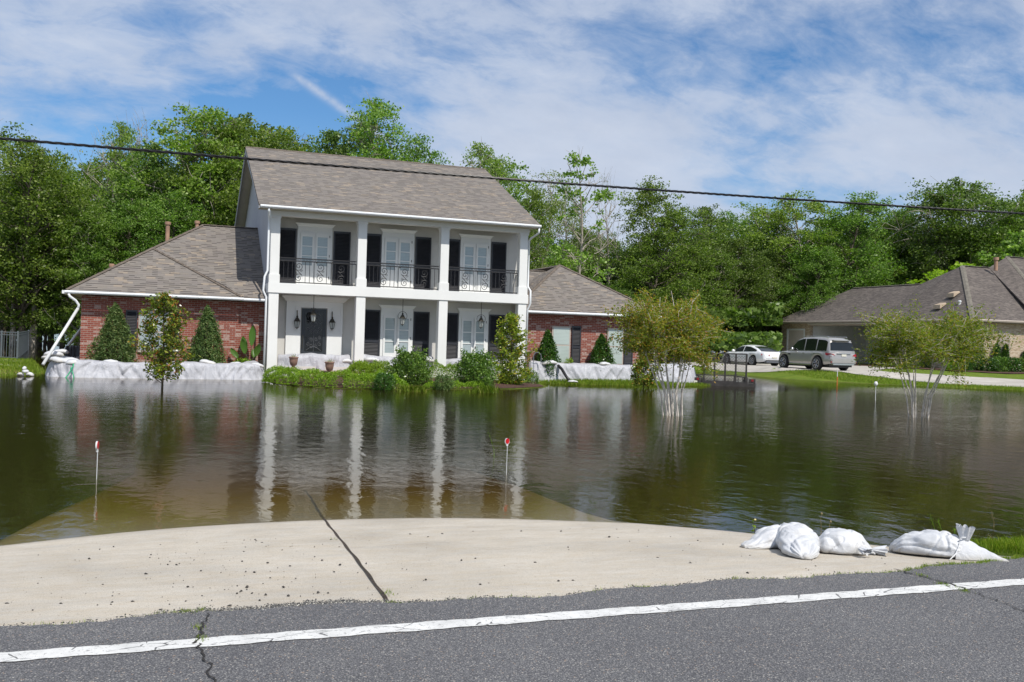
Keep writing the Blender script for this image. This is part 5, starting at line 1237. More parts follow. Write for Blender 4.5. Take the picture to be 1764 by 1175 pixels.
b = oZ(1508, 690, 0); t = thing('driveway_marker', 'small white tipped marker stake in the water before the right lawn', 'marker', (b[0], b[1], 0))
MB().tube([(0, 0, -.4), (0, 0, .56)], .012, 5).build('stake', M['pvc'], t); MB().lathe([(.01, .52), (.06, .56), (.07, .62), (.05, .68), (.01, .70)], (0, 0, 0), 10).build('cap', M['white'], t, True)
b = oZ(1442, 664, 0); t = thing('survey_stake', 'thin orange stake at the lawn edge in front of the silver SUV', 'stake', (b[0], b[1], 0))
MB().tube([(0, 0, -.2), (0, 0, .45)], .022, 5).build('lower_stake', M['orange'], t); MB().tube([(0, 0, .451), (0, 0, .80)], .02, 5).build('upper_stake', M['pvc'], t)
# green strap, black sheet, hose, metal handle
def on_tarp(px, py, Y): return oY(px, py, Y)
m = MB(); m.tube([oY(127, 620, 37.9), oY(126, 632, 37.25), oY(118, 645, 37.2), oY(113, 651, 37.15)], .022, 5); m.tube([oY(122, 632, 37.5), oY(126, 645, 37.2), oY(127, 651, 37.15)], .018, 5)
tag(m.build('strap', M['green_strap']), 'bright green strap hanging over the left barrier', 'strap')
r = random.Random(8); m = MB(); V = []
for i in range(40):
    x = -3.6 + i * .022 * 1.4; 
    for j in range(12):
        a = math.pi * j / 11; V.append((x, 42.0 + .35 * math.cos(a) + r.uniform(-.03, .03), .62 + .42 * math.sin(a) + r.uniform(-.03, .03)))
m.add(V, [[i * 12 + j, i * 12 + j + 1, (i + 1) * 12 + j + 1, (i + 1) * 12 + j] for i in range(39) for j in range(11)])
tag(m.build('plastic_sheet', M['black'], None, True), 'crumpled black plastic sheet on the barrier beside the left brick corner', 'plastic sheet')
m = MB().tube([oY(958, 632, 39.2), oY(962, 630, 38.75), oY(968, 636, 38.3), oY(975, 648, 38.1), oY(982, 657, 37.8)], .062, 8)
tag(m.build('drain_hose', M['black'], None, True), 'black drain hose running over the right barrier into the water', 'hose')
o = link('sandbag', sbm[1]); o.location = tuple(oY(987, 657.5, 37.5)); o.rotation_euler = (0, 0, R_(10)); o.scale = (.75, .8, .7); tag(o, 'white bag at the foot of the black drain hose', 'sandbag')
m = MB(); a, b = oY(919, 622, 38.6), oY(932, 622, 38.6)
m.tube([(a[0], 38.6, .1), (a[0], 38.6, 1.15)] + [(a[0] + (b[0] - a[0]) * (1 - math.cos(q)) / 2, 38.6, 1.15 + .16 * math.sin(q)) for q in np.linspace(.3, math.pi - .3, 8)] + [(b[0], 38.6, 1.15), (b[0], 38.6, .8)], .018, 6)
tag(m.build('hand_truck_handle', M['galv']), 'bent metal handle standing by the right barrier behind the magnolia', 'handle')
# urns
def urn(label, x, y, z):
    t = thing('urn_planter', label, 'planter', (x, y, z), 'clay urns on the front steps')
    MB().lathe([(.13, 0), (.13, .05), (.06, .09), (.06, .13), (.13, .2), (.16, .34), (.165, .44), (.19, .47), (.19, .50), (.15, .5), (.14, .44)], (0, 0, 0), 20).build('pot', M['urn'], t, True)
    V, Fq = leaf_cloud(np.random.default_rng(3).normal(0, 1, (160, 3)) * np.array([.075, .075, .035]) + np.array([0, 0, .53]), .035, .014, np.random.default_rng(4))
    link('plant', new_mesh('urn plant', V, Fq), M['leaf_myrtle_green'], t)
def leaf_cloud(C, ln, wd, rng, up=0.0, droop=None):
    n = len(C); d = rng.normal(0, 1, (n, 3)); d[:, 2] = d[:, 2] * .7 + up; d /= np.linalg.norm(d, axis=1)[:, None]
    e = rng.normal(0, 1, (n, 3)); e -= d * (e * d).sum(1)[:, None]; e /= np.linalg.norm(e, axis=1)[:, None]
    s = rng.uniform(.7, 1.3, (n, 1)); a = d * ln / 2 * s; b = e * wd / 2 * s
    V = np.stack([C - a, C + b, C + a, C - b], 1).reshape(-1, 3); Fq = np.arange(4 * n).reshape(n, 4); return V, Fq
p = oY(567, 650, 36.95); urn('clay urn planter on the front steps, right of centre', p[0], p[1], .262)
p = oY(505, 646, 37.9); urn('clay urn planter half hidden behind the low hedge', p[0], p[1], .40)
# fence
t = thing('metal_fence', 'grey metal picket fence at the left edge of the woods', 'fence', (-7.5, 56, .1))
def fence_run(a, b, name, step=.14):
    a = np.array(a); b = np.array(b); L_ = np.linalg.norm(b - a); n = max(1, int(L_ / step)); m = MB()
    for q in range(n + 1):
        p = a + (b - a) * q / n; m.box(p[0] - .012, p[0] + .012, p[1] - .012, p[1] + .012, .02, 1.42)
    for z in (.12, 1.28, 1.42): m.tube([(a[0], a[1], z), (b[0], b[1], z)], .022, 4)
    m.build(name, M['fence'], t, world=True)
fence_run((-12, 57.4), (-7.06, 55.7), 'panel'); fence_run((-7.06, 55.75), (-9.2, 78), 'panel', .12)
for p in ((-7.06, 55.7), (-7.85, 56.0), (-9.2, 78), (-12, 57.4)): MB().box(p[0] - .045, p[0] + .045, p[1] - .045, p[1] + .045, -.3, 1.5).build('post', M['fence'], t, world=True)
# overhead cable
pts = [oY(x, y, 22) for x, y in ((0, 238.4), (882, 309.2), (1764, 368))]
xs_ = [p[0] for p in pts]; zs_ = [p[2] for p in pts]; cf = np.polyfit(xs_, zs_, 2)
m = MB()
for ph in (0, 2.1, 4.2):
    m.tube([(x, 22 + .018 * math.cos(x * 9 + ph), np.polyval(cf, x) + .018 * math.sin(x * 9 + ph)) for x in np.arange(-30, 60, .09)], .016, 5)
tag(m.build('overhead_cable', M['black']), 'black twisted utility cable strung across the whole scene', 'cable')

# ================================================================ TREES AND PLANTS
def nrm(v): return v / (np.linalg.norm(v) + 1e-9)
def tree_meshes(seed, H, R, base, nclump, nleaf, lf, leafmat, barkmat, cr=.16, flat=.65, prof='round', vis=False, dead=0, shell=.55, trunk_r=None, lean=.03):
    rng = np.random.default_rng(seed); tb = MB(); tr = trunk_r or H * .013
    tp = []; p = np.array([0., 0, -.8]); dr = np.array([rng.normal(0, lean), rng.normal(0, lean), 1.])
    nseg = 12
    for i in range(nseg + 1):
        tp.append(p.copy()); p = p + nrm(dr) * (H * .9 + .8) / nseg; dr[:2] += rng.normal(0, .05, 2)
    rs = [tr * (1.35 if i == 0 else 1) * (1 - .85 * (i / nseg)) + .02 for i in range(nseg + 1)]
    tb.tube(tp, rs, 7)
    def trunk_at(z):
        for i in range(nseg):
            if tp[i + 1][2] >= z: f = (z - tp[i][2]) / (tp[i + 1][2] - tp[i][2]); return tp[i] + (tp[i + 1] - tp[i]) * max(0, f)
        return tp[-1]
    def env(q):
        if prof == 'round': return math.sin(math.pi * min(1, max(0, q)) ** .8) ** .6 * (1 - .1 * q)
        if prof == 'cone': return (1 - q) ** .8 * min(1, q * 8 + .3)
        if prof == 'top': return math.sin(math.pi * q ** 1.4) ** .7
        return min(1, q * 5 + .2) * (1 - q ** 3) ** .5
    Cs = []; Ls = []
    for i in range(nclump):
        q = (i + rng.uniform(0, 1)) / nclump; z = base + (H - base) * q
        rr = R * env(q) * (shell + (1 - shell) * rng.uniform(0, 1) ** .6) * rng.uniform(.62, 1.2); a = i * 2.39996 + rng.normal(0, .5)
        c = trunk_at(z) * np.array([1, 1, 0]) + np.array([math.cos(a) * rr, math.sin(a) * rr, z])
        r = H * cr * rng.uniform(.45, 1.25) * (.7 + .3 * env(q))
        z0 = max(base * .7, z - rr * rng.uniform(.5, .95)); o = trunk_at(z0)
        mid = (o + c) / 2 + np.array([0, 0, .12 * rr]) + rng.normal(0, .05 * rr + .05, 3)
        lr = tr * .30 * (1 - .6 * q) + .015
        tb.tube([o, o * .5 + mid * .5 + rng.normal(0, .08, 3), mid, mid * .45 + c * .55 + rng.normal(0, .1, 3), c], [lr, lr * .85, lr * .65, lr * .45, lr * .2], 5, False)
        isdead = rng.uniform() < dead
        for s in range(6 if isdead else (4 if vis else 2)):
            e = c + nrm(rng.normal(0, 1, 3) + np.array([0, 0, .5])) * r * rng.uniform(.7, 1.3) * (1.6 if isdead else 1); k_ = (c + e) / 2 + rng.normal(0, .1 * r, 3)
            tb.tube([mid * .2 + c * .8, k_, e], [lr * .35 + .008, lr * .25 + .006, .008], 4, False)
        if isdead: continue
        m_ = int(nleaf * rng.uniform(.7, 1.3) * (r / (H * cr)) ** 1.6)
        # each clump is itself a handful of smaller sprays
        ns = 7; sub = rng.normal(0, .55, (ns, 3)) * r * np.array([1, 1, flat]); w = rng.integers(0, ns, m_)
        pts = c + sub[w] + rng.normal(0, .26, (m_, 3)) * r * np.array([1, 1, flat * .75])
        Cs.append(pts)
    V, Fq = leaf_cloud(np.concatenate(Cs), lf * 1.5, lf, rng)
    tm = new_mesh('trunk', tb.V, tb.F, True); tm.materials.append(barkmat); cm = new_mesh('crown', V, Fq); cm.materials.append(leafmat)
    return tm, cm
def plant_tree(name, label, cat, meshes, loc, h=1., w=1., rz=0., group=None):
    t = thing(name, label, cat, loc, group, rz); t.scale = (w, w, h)
    link('trunk', meshes[0], None, t); link('crown', meshes[1], None, t); return t
PR = {
 'a': tree_meshes(11, 20, 5.2, 5.5, 70, 500, .165, M['leaf_oak'], M['bark'], .10),
 'b': tree_meshes(12, 20, 4.6, 7.5, 54, 520, .165, M['leaf_light'], M['palebark'], .095, prof='top', vis=True, dead=.10),
 'c': tree_meshes(13, 20, 5.6, 3.0, 76, 480, .165, M['leaf_oak'], M['bark'], .11),
 'd': tree_meshes(14, 20, 5.0, 2.0, 72, 500, .16, M['leaf_dark'], M['bark'], .105),
 'e': tree_meshes(15, 20, 3.6, 7.0, 46, 380, .15, M['leaf_light'], M['palebark'], .085, vis=True, shell=.3),
 'f': tree_meshes(16, 20, 4.6, 6.0, 44, 230, .15, M['leaf_grey'], M['palebark'], .09, vis=True, dead=.3),
 'g': tree_meshes(17, 20, 4.4, 1.0, 72, 500, .16, M['leaf_oak'], M['palebark'], .10, prof='col'),
 'h': tree_meshes(18, 20, 5.4, 7.5, 54, 530, .165, M['leaf_dark'], M['palebark'], .10, prof='top', vis=True, dead=.10)}
BARE = tree_meshes(21, 20, 4.0, 9, 26, 40, .16, M['leaf_grey'], M['palebark'], .10, vis=True, dead=.72)
SNAG = tree_meshes(22, 20, 4.2, 7, 34, 230, .21, M['leaf_light'], M['palebark'], .065, vis=True, dead=.42, shell=.2, trunk_r=.24)
rnd = random.Random(77)
# skyline trees, one by one: photo x of the crown, photo y of its top, distance, prototype, width factor, label
SK = [
 (8, 198, 92, 'h', 1.0, 'tall rounded tree at the very left edge of the photograph'),
 (52, 254, 84, 'c', 1.15, 'broad bright green tree at the far left under the cable'),
 (118, 256, 86, 'a', 1.1, 'broad light green tree left of the wispy bare tree'),
 (150, 232, 100, 'BARE', .9, 'wispy nearly bare tree rising over the left woods'),
 (182, 202, 97, 'e', .62, 'narrow tree with a small tufted crown beside the wispy bare tree'),
 (225, 197, 98, 'BARE', .8, 'thin bare branched tree with the palest twigs, right of the tufted tree'),
 (262, 244, 92, 'd', 1.1, 'dark green tree just left of the tallest left hand tree'),
 (322, 176, 90, 'b', 1.1, 'tallest tree above the left wing, with a double rounded top'),
 (368, 196, 97, 'h', .95, 'tall tree immediately left of the main gable'),
 (405, 196, 88, 'a', .95, 'leafy tree touching the left edge of the tall roof'),
 (455, 212, 96, 'b', 1.0, 'tree showing over the left end of the tall roof ridge'),
 (505, 222, 98, 'h', 1.0, 'low dark crown above the tall roof ridge'),
 (552, 216, 92, 'd', .9, 'dark rounded crown above the middle of the tall roof ridge'),
 (608, 166, 88, 'e', .95, 'pointed tree standing highest behind the tall roof'),
 (655, 204, 92, 'd', .95, 'dark broad crown right of the pointed tree behind the roof'),
 (690, 244, 94, 'c', .8, 'lowest right crown of the group behind the tall roof'),
 (800, 234, 72, 'e', .72, 'light green tree top to the left of the right roof end'),
 (848, 262, 70, 'e', .8, 'light green tree leaning over the right end of the tall roof'),
 (885, 318, 78, 'g', .8, 'bushy tree just right of the tall roof, above the eave'),
 (935, 292, 84, 'f', 1.0, 'sparse pale green tree right of the main roof'),
 (975, 330, 90, 'f', .9, 'thin airy tree left of the dead topped tree'),
 (1017, 262, 66, 'SNAG', .95, 'dead topped tree with bare forked branches and pale trunk behind the right wing'),
 (1062, 300, 84, 'BARE', .5, 'slim leafless twigs right of the dead topped tree'),
 (1105, 348, 80, 'c', 1.1, 'bushy mid green tree right of the dead topped tree'),
 (1165, 313, 84, 'g', .95, 'tree with the highest point in the right hand woods near the middle'),
 (1205, 352, 90, 'd', 1.0, 'dark tree right of the high pointed one in the middle'),
 (1245, 362, 96, 'a', 1.0, 'round topped tree in the low dip of the tree line'),
 (1292, 372, 100, 'c', 1.0, 'lowest round tree top of the tree line above the white sedan'),
 (1345, 352, 96, 'd', .9, 'dark tree left of the broad pale topped tree'),
 (1385, 320, 92, 'b', 1.15, 'broad pale topped tree above the left end of the neighbour roof'),
 (1440, 326, 90, 'a', 1.1, 'dense tree behind the left part of the neighbour house'),
 (1492, 344, 98, 'c', 1.0, 'mid green tree above the carport roof'),
 (1535, 350, 104, 'h', 1.0, 'dark low crown behind the small myrtle by the neighbour house'),
 (1600, 306, 96, 'h', 1.1, 'tall dark tree above the roof vents of the neighbour house'),
 (1640, 318, 92, 'd', 1.1, 'dense dark tree left of the neighbour roof peak'),
 (1690, 304, 94, 'b', 1.05, 'tall tree directly above the neighbour roof peak'),
 (1738, 326, 90, 'a', 1.0, 'leafy tree near the right edge above the big roof'),
 (1775, 300, 100, 'd', 1.1, 'dark tree cut by the right edge of the photograph')]
for px, py, D, pr, wf, lab in SK:
    top = oD(px, py, D); m_ = {'BARE': BARE, 'SNAG': SNAG}.get(pr) or PR[pr]
    gz = max(-.4, hz1(top[0], top[1])); hgt = (top[2] - gz) / (21.2 if px > 1300 else 20.7)
    plant_tree('woodland_tree', lab, 'tree', m_, (top[0], top[1], gz), hgt, max(.5, hgt) * wf * rnd.uniform(.95, 1.05), rnd.uniform(0, 6.28))
# rows filling the wood: each a tree of its own
LM = ((-60, 'over the left photo edge'), (30, 'over the metal picket fence'), (100, 'over the drain pipe end'), (165, 'over the left brick corner'), (240, 'over the left cypress shrub'), (320, 'over the young magnolia'), (390, 'over the right cypress shrub'), (470, 'over the leftmost column'), (570, 'over the front door'), (660, 'over the second column'), (760, 'over the third column'), (860, 'over the rightmost column'), (930, 'over the left end of the right wing'), (985, 'over the left window of the right wing'), (1040, 'over the dark holly of the right wing'), (1100, 'over the small magnolia shrub'), (1165, 'over the left crepe myrtle stems'), (1220, 'over the left crepe myrtle crown'), (1265, 'over the trailer gate'), (1325, 'over the white sedan'), (1380, 'over the front of the silver SUV'), (1440, 'over the rear of the silver SUV'), (1510, 'over the open carport'), (1570, 'over the right crepe myrtle'), (1630, 'over the roof vents'), (1690, 'over the narrow juniper'), (1745, 'over the shuttered window'), (9999, 'over the right photo edge'))
USED = set()
def uniq(l):
    for o, w_ in (('over', 'over'), ('over', 'just past'), ('over', 'right past')):
        q = l.replace('of the ', 'in the ').replace(', over', ', ' + w_)
        if q not in USED: USED.add(q); return q
    return l
def row(n, x0, x1, D, top0, top1, kinds, lab, group, jit=5):
    for i in range(n):
        px = x0 + (x1 - x0) * (i + rnd.uniform(.1, .9)) / n; d = D + rnd.uniform(-jit, jit); top = oD(px, rnd.uniform(top0, top1), d)
        gz = max(-.4, hz1(top[0], top[1])); h = (top[2] - gz) / 20.6
        if h < .2: continue
        plant_tree('woodland_tree', uniq(lab + ', ' + next(b for a, b in LM if px <= a)), 'tree', PR[rnd.choice(kinds)], (top[0], top[1], gz), h, max(.45, h) * rnd.uniform(.9, 1.25), rnd.uniform(0, 6.28), group)
row(11, -140, 400, 88, 290, 400, 'acgc', 'green front tree of the left wood', 'trees in the flooded left wood')
row(9, -140, 420, 104, 250, 330, 'cda', 'second row tree of the left wood', 'deeper trees in the left wood')
row(6, 400, 900, 98, 250, 330, 'cdg', 'tree behind the house', 'trees behind the columned house')
row(12, 880, 1315, 88, 400, 470, 'cgda', 'mid height tree of the middle wood', 'trees between the two houses')
row(10, 900, 1400, 92, 385, 430, 'cda', 'taller rear tree of the middle wood', 'deeper trees between the two houses')
row(6, 930, 1215, 78, 480, 530, 'gcd', 'low front tree of the middle wood', 'low trees at the foot of the wood')
row(11, 1320, 1860, 100, 380, 440, 'cdga', 'dark tree of the right wood', 'trees behind the neighbour house')
row(8, 1300, 1860, 112, 365, 410, 'cda', 'rear tree of the right wood', 'far trees behind the neighbour house')
row(10, -220, 900, 122, 300, 360, 'cdc', 'farthest tree of the left wood', 'far trees closing the left wood')
row(12, 860, 1900, 128, 400, 440, 'cdc', 'farthest tree of the right wood', 'far trees closing the right wood')
t = tree_meshes(31, 11, 5.5, 3, 34, 260, .22, M['leaf_bright'], M['bark'], .13, flat=.35, prof='top'); p = oD(1625, 452, 84)
plant_tree('bright_tree', 'bright lime green spreading tree peeping over the carport roof', 'tree', t, (p[0], p[1], p[2] - 11.2), 1, 1.1)
t = tree_meshes(32, 9, 3, 1.5, 30, 300, .2, M['leaf_light'], M['bark'], .13); p = oD(1745, 400, 80)
plant_tree('light_tree', 'light yellowish green tree low behind the right edge of the big roof', 'tree', t, (p[0], p[1], p[2] - 9.2), 1, 1)
# bare trunks standing in the water at the left
TRK = [MB().tube([(0, 0, -.8), (.03, .02, .4), (-.05, 0, 3), (.1, .05, 6), (.0, .1, 10), (.1, 0, 14)], [.36, .25, .21, .18, .14, .08], 9) for _ in (0,)][0]
trm = new_mesh('trunk', TRK.V, TRK.F, True)
trm2 = trm.copy(); trm.materials.append(M['palebark']); trm2.materials.append(M['bark'])
for px, py, s, dk, lab in ((57, 597, 1.2, 0, 'pale trunk standing in the water right of the metal fence'), (68, 595, 1.0, 1, 'dark trunk just right of the pale one in the water'), (87, 596, 1.15, 1, 'dark flared trunk in the water near the drain pipe'), (38, 592, .9, 1, 'thin dark trunk behind the metal fence'), (22, 596, 1.0, 0, 'grey trunk behind the left part of the metal fence'), (131, 588, .6, 0, 'slim pale trunk seen against the left brick corner'), (106, 590, .5, 0, 'slender trunk in the water left of the brick corner'), (6, 590, 1.1, 1, 'dark trunk at the left edge behind the fence')):
    p = oZ(px, py, 0); t = link('tree_trunk', trm2 if dk else trm); t.location = (p[0], p[1], 0); t.scale = (s, s, 1); t.rotation_euler = (0, R_(rnd.uniform(-2, 3)), rnd.uniform(0, 6)); tag(t, lab, 'tree trunk')
# shaded undergrowth along the foot of the woods: one mass nobody could count
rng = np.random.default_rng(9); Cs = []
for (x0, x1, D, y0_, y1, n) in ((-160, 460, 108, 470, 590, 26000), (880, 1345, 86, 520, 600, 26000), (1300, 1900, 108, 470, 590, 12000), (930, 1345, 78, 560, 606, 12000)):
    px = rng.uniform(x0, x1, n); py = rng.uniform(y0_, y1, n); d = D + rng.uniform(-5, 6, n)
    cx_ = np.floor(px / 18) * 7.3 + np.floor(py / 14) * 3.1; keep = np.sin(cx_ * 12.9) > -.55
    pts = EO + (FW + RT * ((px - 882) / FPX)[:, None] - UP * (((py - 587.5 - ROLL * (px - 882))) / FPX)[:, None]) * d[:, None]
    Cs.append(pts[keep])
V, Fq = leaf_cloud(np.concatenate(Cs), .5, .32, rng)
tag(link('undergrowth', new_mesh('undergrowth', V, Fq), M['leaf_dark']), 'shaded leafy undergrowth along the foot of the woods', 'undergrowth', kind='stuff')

# crepe myrtles
def myrtle(seed, H, R, nst, lm, zc, skew=0.):
    rng = np.random.default_rng(seed); tb = MB(); Cs = []
    for i in range(nst):
        a = 2 * math.pi * i / nst + rng.normal(0, .25); b0 = np.array([math.cos(a) * rng.uniform(.05, .26), math.sin(a) * rng.uniform(.05, .26), -.5])
        sp = rng.uniform(.25, .62) * R; hz_ = zc * rng.uniform(.8, 1.1); side = np.array([math.cos(a), math.sin(a), 0])
        p1 = b0 + np.array([0, 0, .5 + hz_ * .35]) + side * sp * .12 + rng.normal(0, .03, 3); p2 = b0 + np.array([0, 0, .5 + hz_]) + side * sp * .55 + rng.normal(0, .05, 3)
        r0 = rng.uniform(.017, .028)
        tb.tube([b0, b0 * .5 + p1 * .5 + rng.normal(0, .02, 3), p1, (p1 + p2) / 2 + rng.normal(0, .03, 3), p2], [r0 * 1.15, r0, r0 * .9, r0 * .8, r0 * .7], 6, False)
        for k in range(5):
            aa = a + rng.normal(0, .9); e = p2 + np.array([math.cos(aa) * sp * rng.uniform(.3, 1.1), math.sin(aa) * sp * rng.uniform(.3, 1.1), (H - zc) * rng.uniform(-.14, 1.0)])
            m_ = (p2 + e) / 2 + np.array([0, 0, .1]) + rng.normal(0, .05, 3); tb.tube([p2, m_, e], [r0 * .62, r0 * .42, r0 * .22], 5, False)
            for q in range(7):
                s_ = m_ + (e - m_) * rng.uniform(-.4, 1); f = s_ + nrm(rng.normal(0, 1, 3) * np.array([1, 1, .5]) + np.array([math.cos(aa) * .5, math.sin(aa) * .5, .25])) * rng.uniform(.25, .72) * R / 1.5
                tb.tube([s_, (s_ + f) / 2 + rng.normal(0, .03, 3), f], [r0 * .25, r0 * .18, .004], 4, False)
                n = int(rng.uniform(40, 92)); tt = rng.uniform(.05, 1.15, (n, 1)); Cs.append(s_ + (f - s_) * tt + rng.normal(0, .042, (n, 3)) * (1 + tt))
    V, Fq = leaf_cloud(np.concatenate(Cs), .068, .034, rng)
    for arr in (V,): arr[:, 0] -= skew * np.maximum(arr[:, 2], 0) * .94; arr[:, 1] += skew * np.maximum(arr[:, 2], 0) * .34
    tb.V = [(x - skew * max(z, 0) * .94, y + skew * max(z, 0) * .34, z) for x, y, z in tb.V]
    tm = new_mesh('trunk', tb.V, tb.F, True); tm.materials.append(M['myrtlebark']); cm = new_mesh('crown', V, Fq); cm.materials.append(lm); return tm, cm
p = oZ(1158, 716); plant_tree('crepe_myrtle', 'multi stemmed crepe myrtle with rusty green crown standing in the water before the right wing', 'tree', myrtle(5, 3.1, 1.36, 11, M['leaf_myrtle'], 1.75, .11), (p[0], p[1], 0), 1, 1, 0)
p = oZ(1581, 719); plant_tree('crepe_myrtle', 'multi stemmed crepe myrtle standing in the water before the neighbour house', 'tree', myrtle(8, 2.9, 1.8, 11, M['leaf_myrtle_green'], 1.6), (p[0], p[1], 0), 1, 1, .6)

# magnolias: trunk with big glossy leaves in whorls
def magnolia(seed, H, R, nbr, nl, lf=.15, base=.12, lm='leaf_magnolia'):
    rng = np.random.default_rng(seed); tb = MB(); Cs = []
    tb.tube([(0, 0, -.5), (.02, 0, H * .4), (-.01, .02, H * .75), (0, 0, H * .97)], [.035, .03, .02, .008], 6, False)
    for i in range(nbr):
        q = base + (1 - base) * (i + rng.uniform()) / nbr; z = H * q; rr = R * (math.sin(math.pi * min(1, .12 + q * .86)) ** .6) * rng.uniform(.45, 1.1); a = i * 2.4 + rng.normal(0, .4)
        o = np.array([0, 0, max(.1, z - rr * .5)]); e = np.array([math.cos(a) * rr, math.sin(a) * rr, z + .05]); m_ = (o + e) / 2 + np.array([0, 0, -.03])
        tb.tube([o, m_, e], [.012, .009, .005], 4, False)
        for k in range(4):
            c = m_ + (e - m_) * (k / 3) + rng.normal(0, .06 * R, 3); n = nl; Cs.append(c + rng.normal(0, 1, (n, 3)) * np.array([.07, .07, .06]) * (lf / .11))
    Cs.append(np.array([0, 0, H]) + rng.normal(0, .05, (14, 3)))
    V, Fq = leaf_cloud(np.concatenate(Cs), lf, lf * .42, rng, .25)
    tm = new_mesh('trunk', tb.V, tb.F, True); tm.materials.append(M['stem']); cm = new_mesh('crown', V, Fq); cm.materials.append(M[lm]); return tm, cm
p = oZ(279, 669); t = plant_tree('magnolia', 'young magnolia with orange tinged leaves standing in the water before the left wing', 'tree', magnolia(3, 2.8, .84, 60, 18, .125, .16), (p[0], p[1], 0))
fl = MB()
for a in range(6): fl.lathe([(.005, -.01), (.05, .03), (.03, .06)], (.05 * math.cos(a), .05 * math.sin(a), 0), 6)
o = fl.build('flower', M['flower_w'], t, True); q = oY(303, 606, p[1] - .5); o.location = (q[0] - p[0], q[1] - p[1], q[2])
p = oZ(880, 666); plant_tree('magnolia', 'young yellowish magnolia in front of the rightmost column', 'tree', magnolia(6, 2.75, .85, 60, 20, .125, .02, lm='leaf_magnolia_y'), (p[0], p[1], -.03), 1, 1, 1.)
p = oZ(1108, 668); plant_tree('magnolia', 'small magnolia shrub in the water before the right end of the barrier', 'tree', magnolia(7, 1.35, .62, 30, 22, .12, .1), (p[0], p[1], 0))

# shrubs: leafy volume on a branching core
def shrub_mesh(seed, rx, ry, h, n, lf, leafm, prof='round', tuft=14, fill=.35, stems=True):
    rng = np.random.default_rng(seed); 
    q = rng.uniform(0, 1, n); a = rng.uniform(0, 2 * math.pi, n)
    if prof == 'cone': e = np.clip((1 - q) ** .75, 0, 1) * np.minimum(1, q * 6 + .45)
    elif prof == 'fatcone': e = np.clip(1 - q ** 1.5, 0, 1) ** .75 * np.minimum(1, q * 6 + .6)
    elif prof == 'round': e = np.sqrt(np.clip(1 - (2 * q * .95 - .75) ** 2 / 1.6, 0.02, 1))
    else: e = np.minimum(1, (1 - q ** 4)) ** .5
    rr = (fill + (1 - fill) * rng.uniform(0, 1, n) ** .5) * e
    lump = 1 + .16 * np.sin(a * 3 + seed + q * 5) + .12 * np.sin(a * 7 + q * 11 + seed * 2) + .07 * np.sin(a * 13 - q * 23)
    P = np.stack([np.cos(a) * rr * rx * lump, np.sin(a) * rr * ry * lump, q * h * (1 + .05 * np.sin(a * 5 + seed))], 1) + rng.normal(0, lf * .4, (n, 3))
    ex = []
    for i in range(tuft):
        aa = rng.uniform(0, 6.28); z = h * rng.uniform(.15, .9) if prof == 'cone' else h * rng.uniform(.55, .95); er = (1 - z / h) * .9 if prof == 'cone' else .45; b = np.array([math.cos(aa) * rx * er, math.sin(aa) * ry * er, z]); d = nrm(np.array([math.cos(aa) * .6, math.sin(aa) * .6, .9])); k = 26
        ex.append(b + d * rng.uniform(0, (.12 if prof == 'cone' else .32) * h, (k, 1)) + rng.normal(0, lf * .6, (k, 3)))
    if ex: P = np.concatenate([P] + ex)
    V, Fq = leaf_cloud(P, lf * 1.6, lf * .8, rng, .2); cm = new_mesh('foliage', V, Fq); cm.materials.append(leafm)
    tb = MB()
    for i in range(7):
        aa = rng.uniform(0, 6.28); s = rng.uniform(.2, .6); tb.tube([(0, 0, -.1), (math.cos(aa) * rx * s * .5, math.sin(aa) * ry * s * .5, h * .4), (math.cos(aa) * rx * s, math.sin(aa) * ry * s, h * .8)], [.025, .018, .006], 4, False)
    tm = new_mesh('stems', tb.V, tb.F, True); tm.materials.append(M['stem']); return tm, cm
def shrub(name, label, cat, px, py, Y, mesh, group=None, rz=0, sc=1, z=None):
    p = oY(px, py, Y); t = thing(name, label, cat, (p[0], p[1], (max(-.1, hz1(p[0], p[1])) if z is None else z)), group, rz); t.scale = (sc,) * 3
    link('stems', mesh[0], None, t); link('foliage', mesh[1], None, t); return t
shrub('cypress_shrub', 'cone shaped cypress shrub left of the young magnolia by the left wing', 'shrub', 196, 620, 39.0, shrub_mesh(41, .98, .8, 2.45, 13000, .05, M['leaf_cypress'], 'cone', 46, .5), z=.15)
shrub('cypress_shrub', 'cone shaped cypress shrub right of the young magnolia by the left wing', 'shrub', 355, 622, 39.0, shrub_mesh(42, .84, .75, 2.5, 12000, .05, M['leaf_cypress'], 'cone', 40, .5), z=.15)
shrub('holly_shrub', 'dark green cone shaped holly left of the window in the right wing', 'shrub', 942, 622, 39.2, shrub_mesh(43, .62, .55, 2.0, 8500, .055, M['leaf_holly'], 'fatcone', 0, .5), z=.2)
shrub('holly_shrub', 'dark green holly between the two windows of the right wing', 'shrub', 1035, 624, 39.2, shrub_mesh(44, .68, .6, 1.9, 8500, .055, M['leaf_holly'], 'fatcone', 4, .5), z=.2)
shrub('yellow_shrub', 'tiny yellow green shrub behind the right barrier under the window', 'shrub', 981, 626, 39.5, shrub_mesh(45, .25, .25, .75, 900, .04, M['leaf_box'], 'round', 0), z=.3)
shrub('yellow_shrub', 'tiny yellow green shrub behind the left barrier under the banana-like plant', 'shrub', 420, 627, 39.2, shrub_mesh(46, .45, .25, .55, 1200, .04, M['leaf_box'], 'round', 0), z=.2)
shrub('camellia', 'large glossy camellia bush in front of the lower middle french doors', 'shrub', 707, 668, 33.8, shrub_mesh(47, .80, .75, 1.2, 7600, .05, M['leaf_camellia'], 'round', 26, .2), z=.02)
shrub('camellia', 'glossy camellia bush in front of the lower right french doors', 'shrub', 818, 670, 34.2, shrub_mesh(48, .78, .75, 1.2, 7600, .05, M['leaf_camellia'], 'round', 30, .2), z=.02)
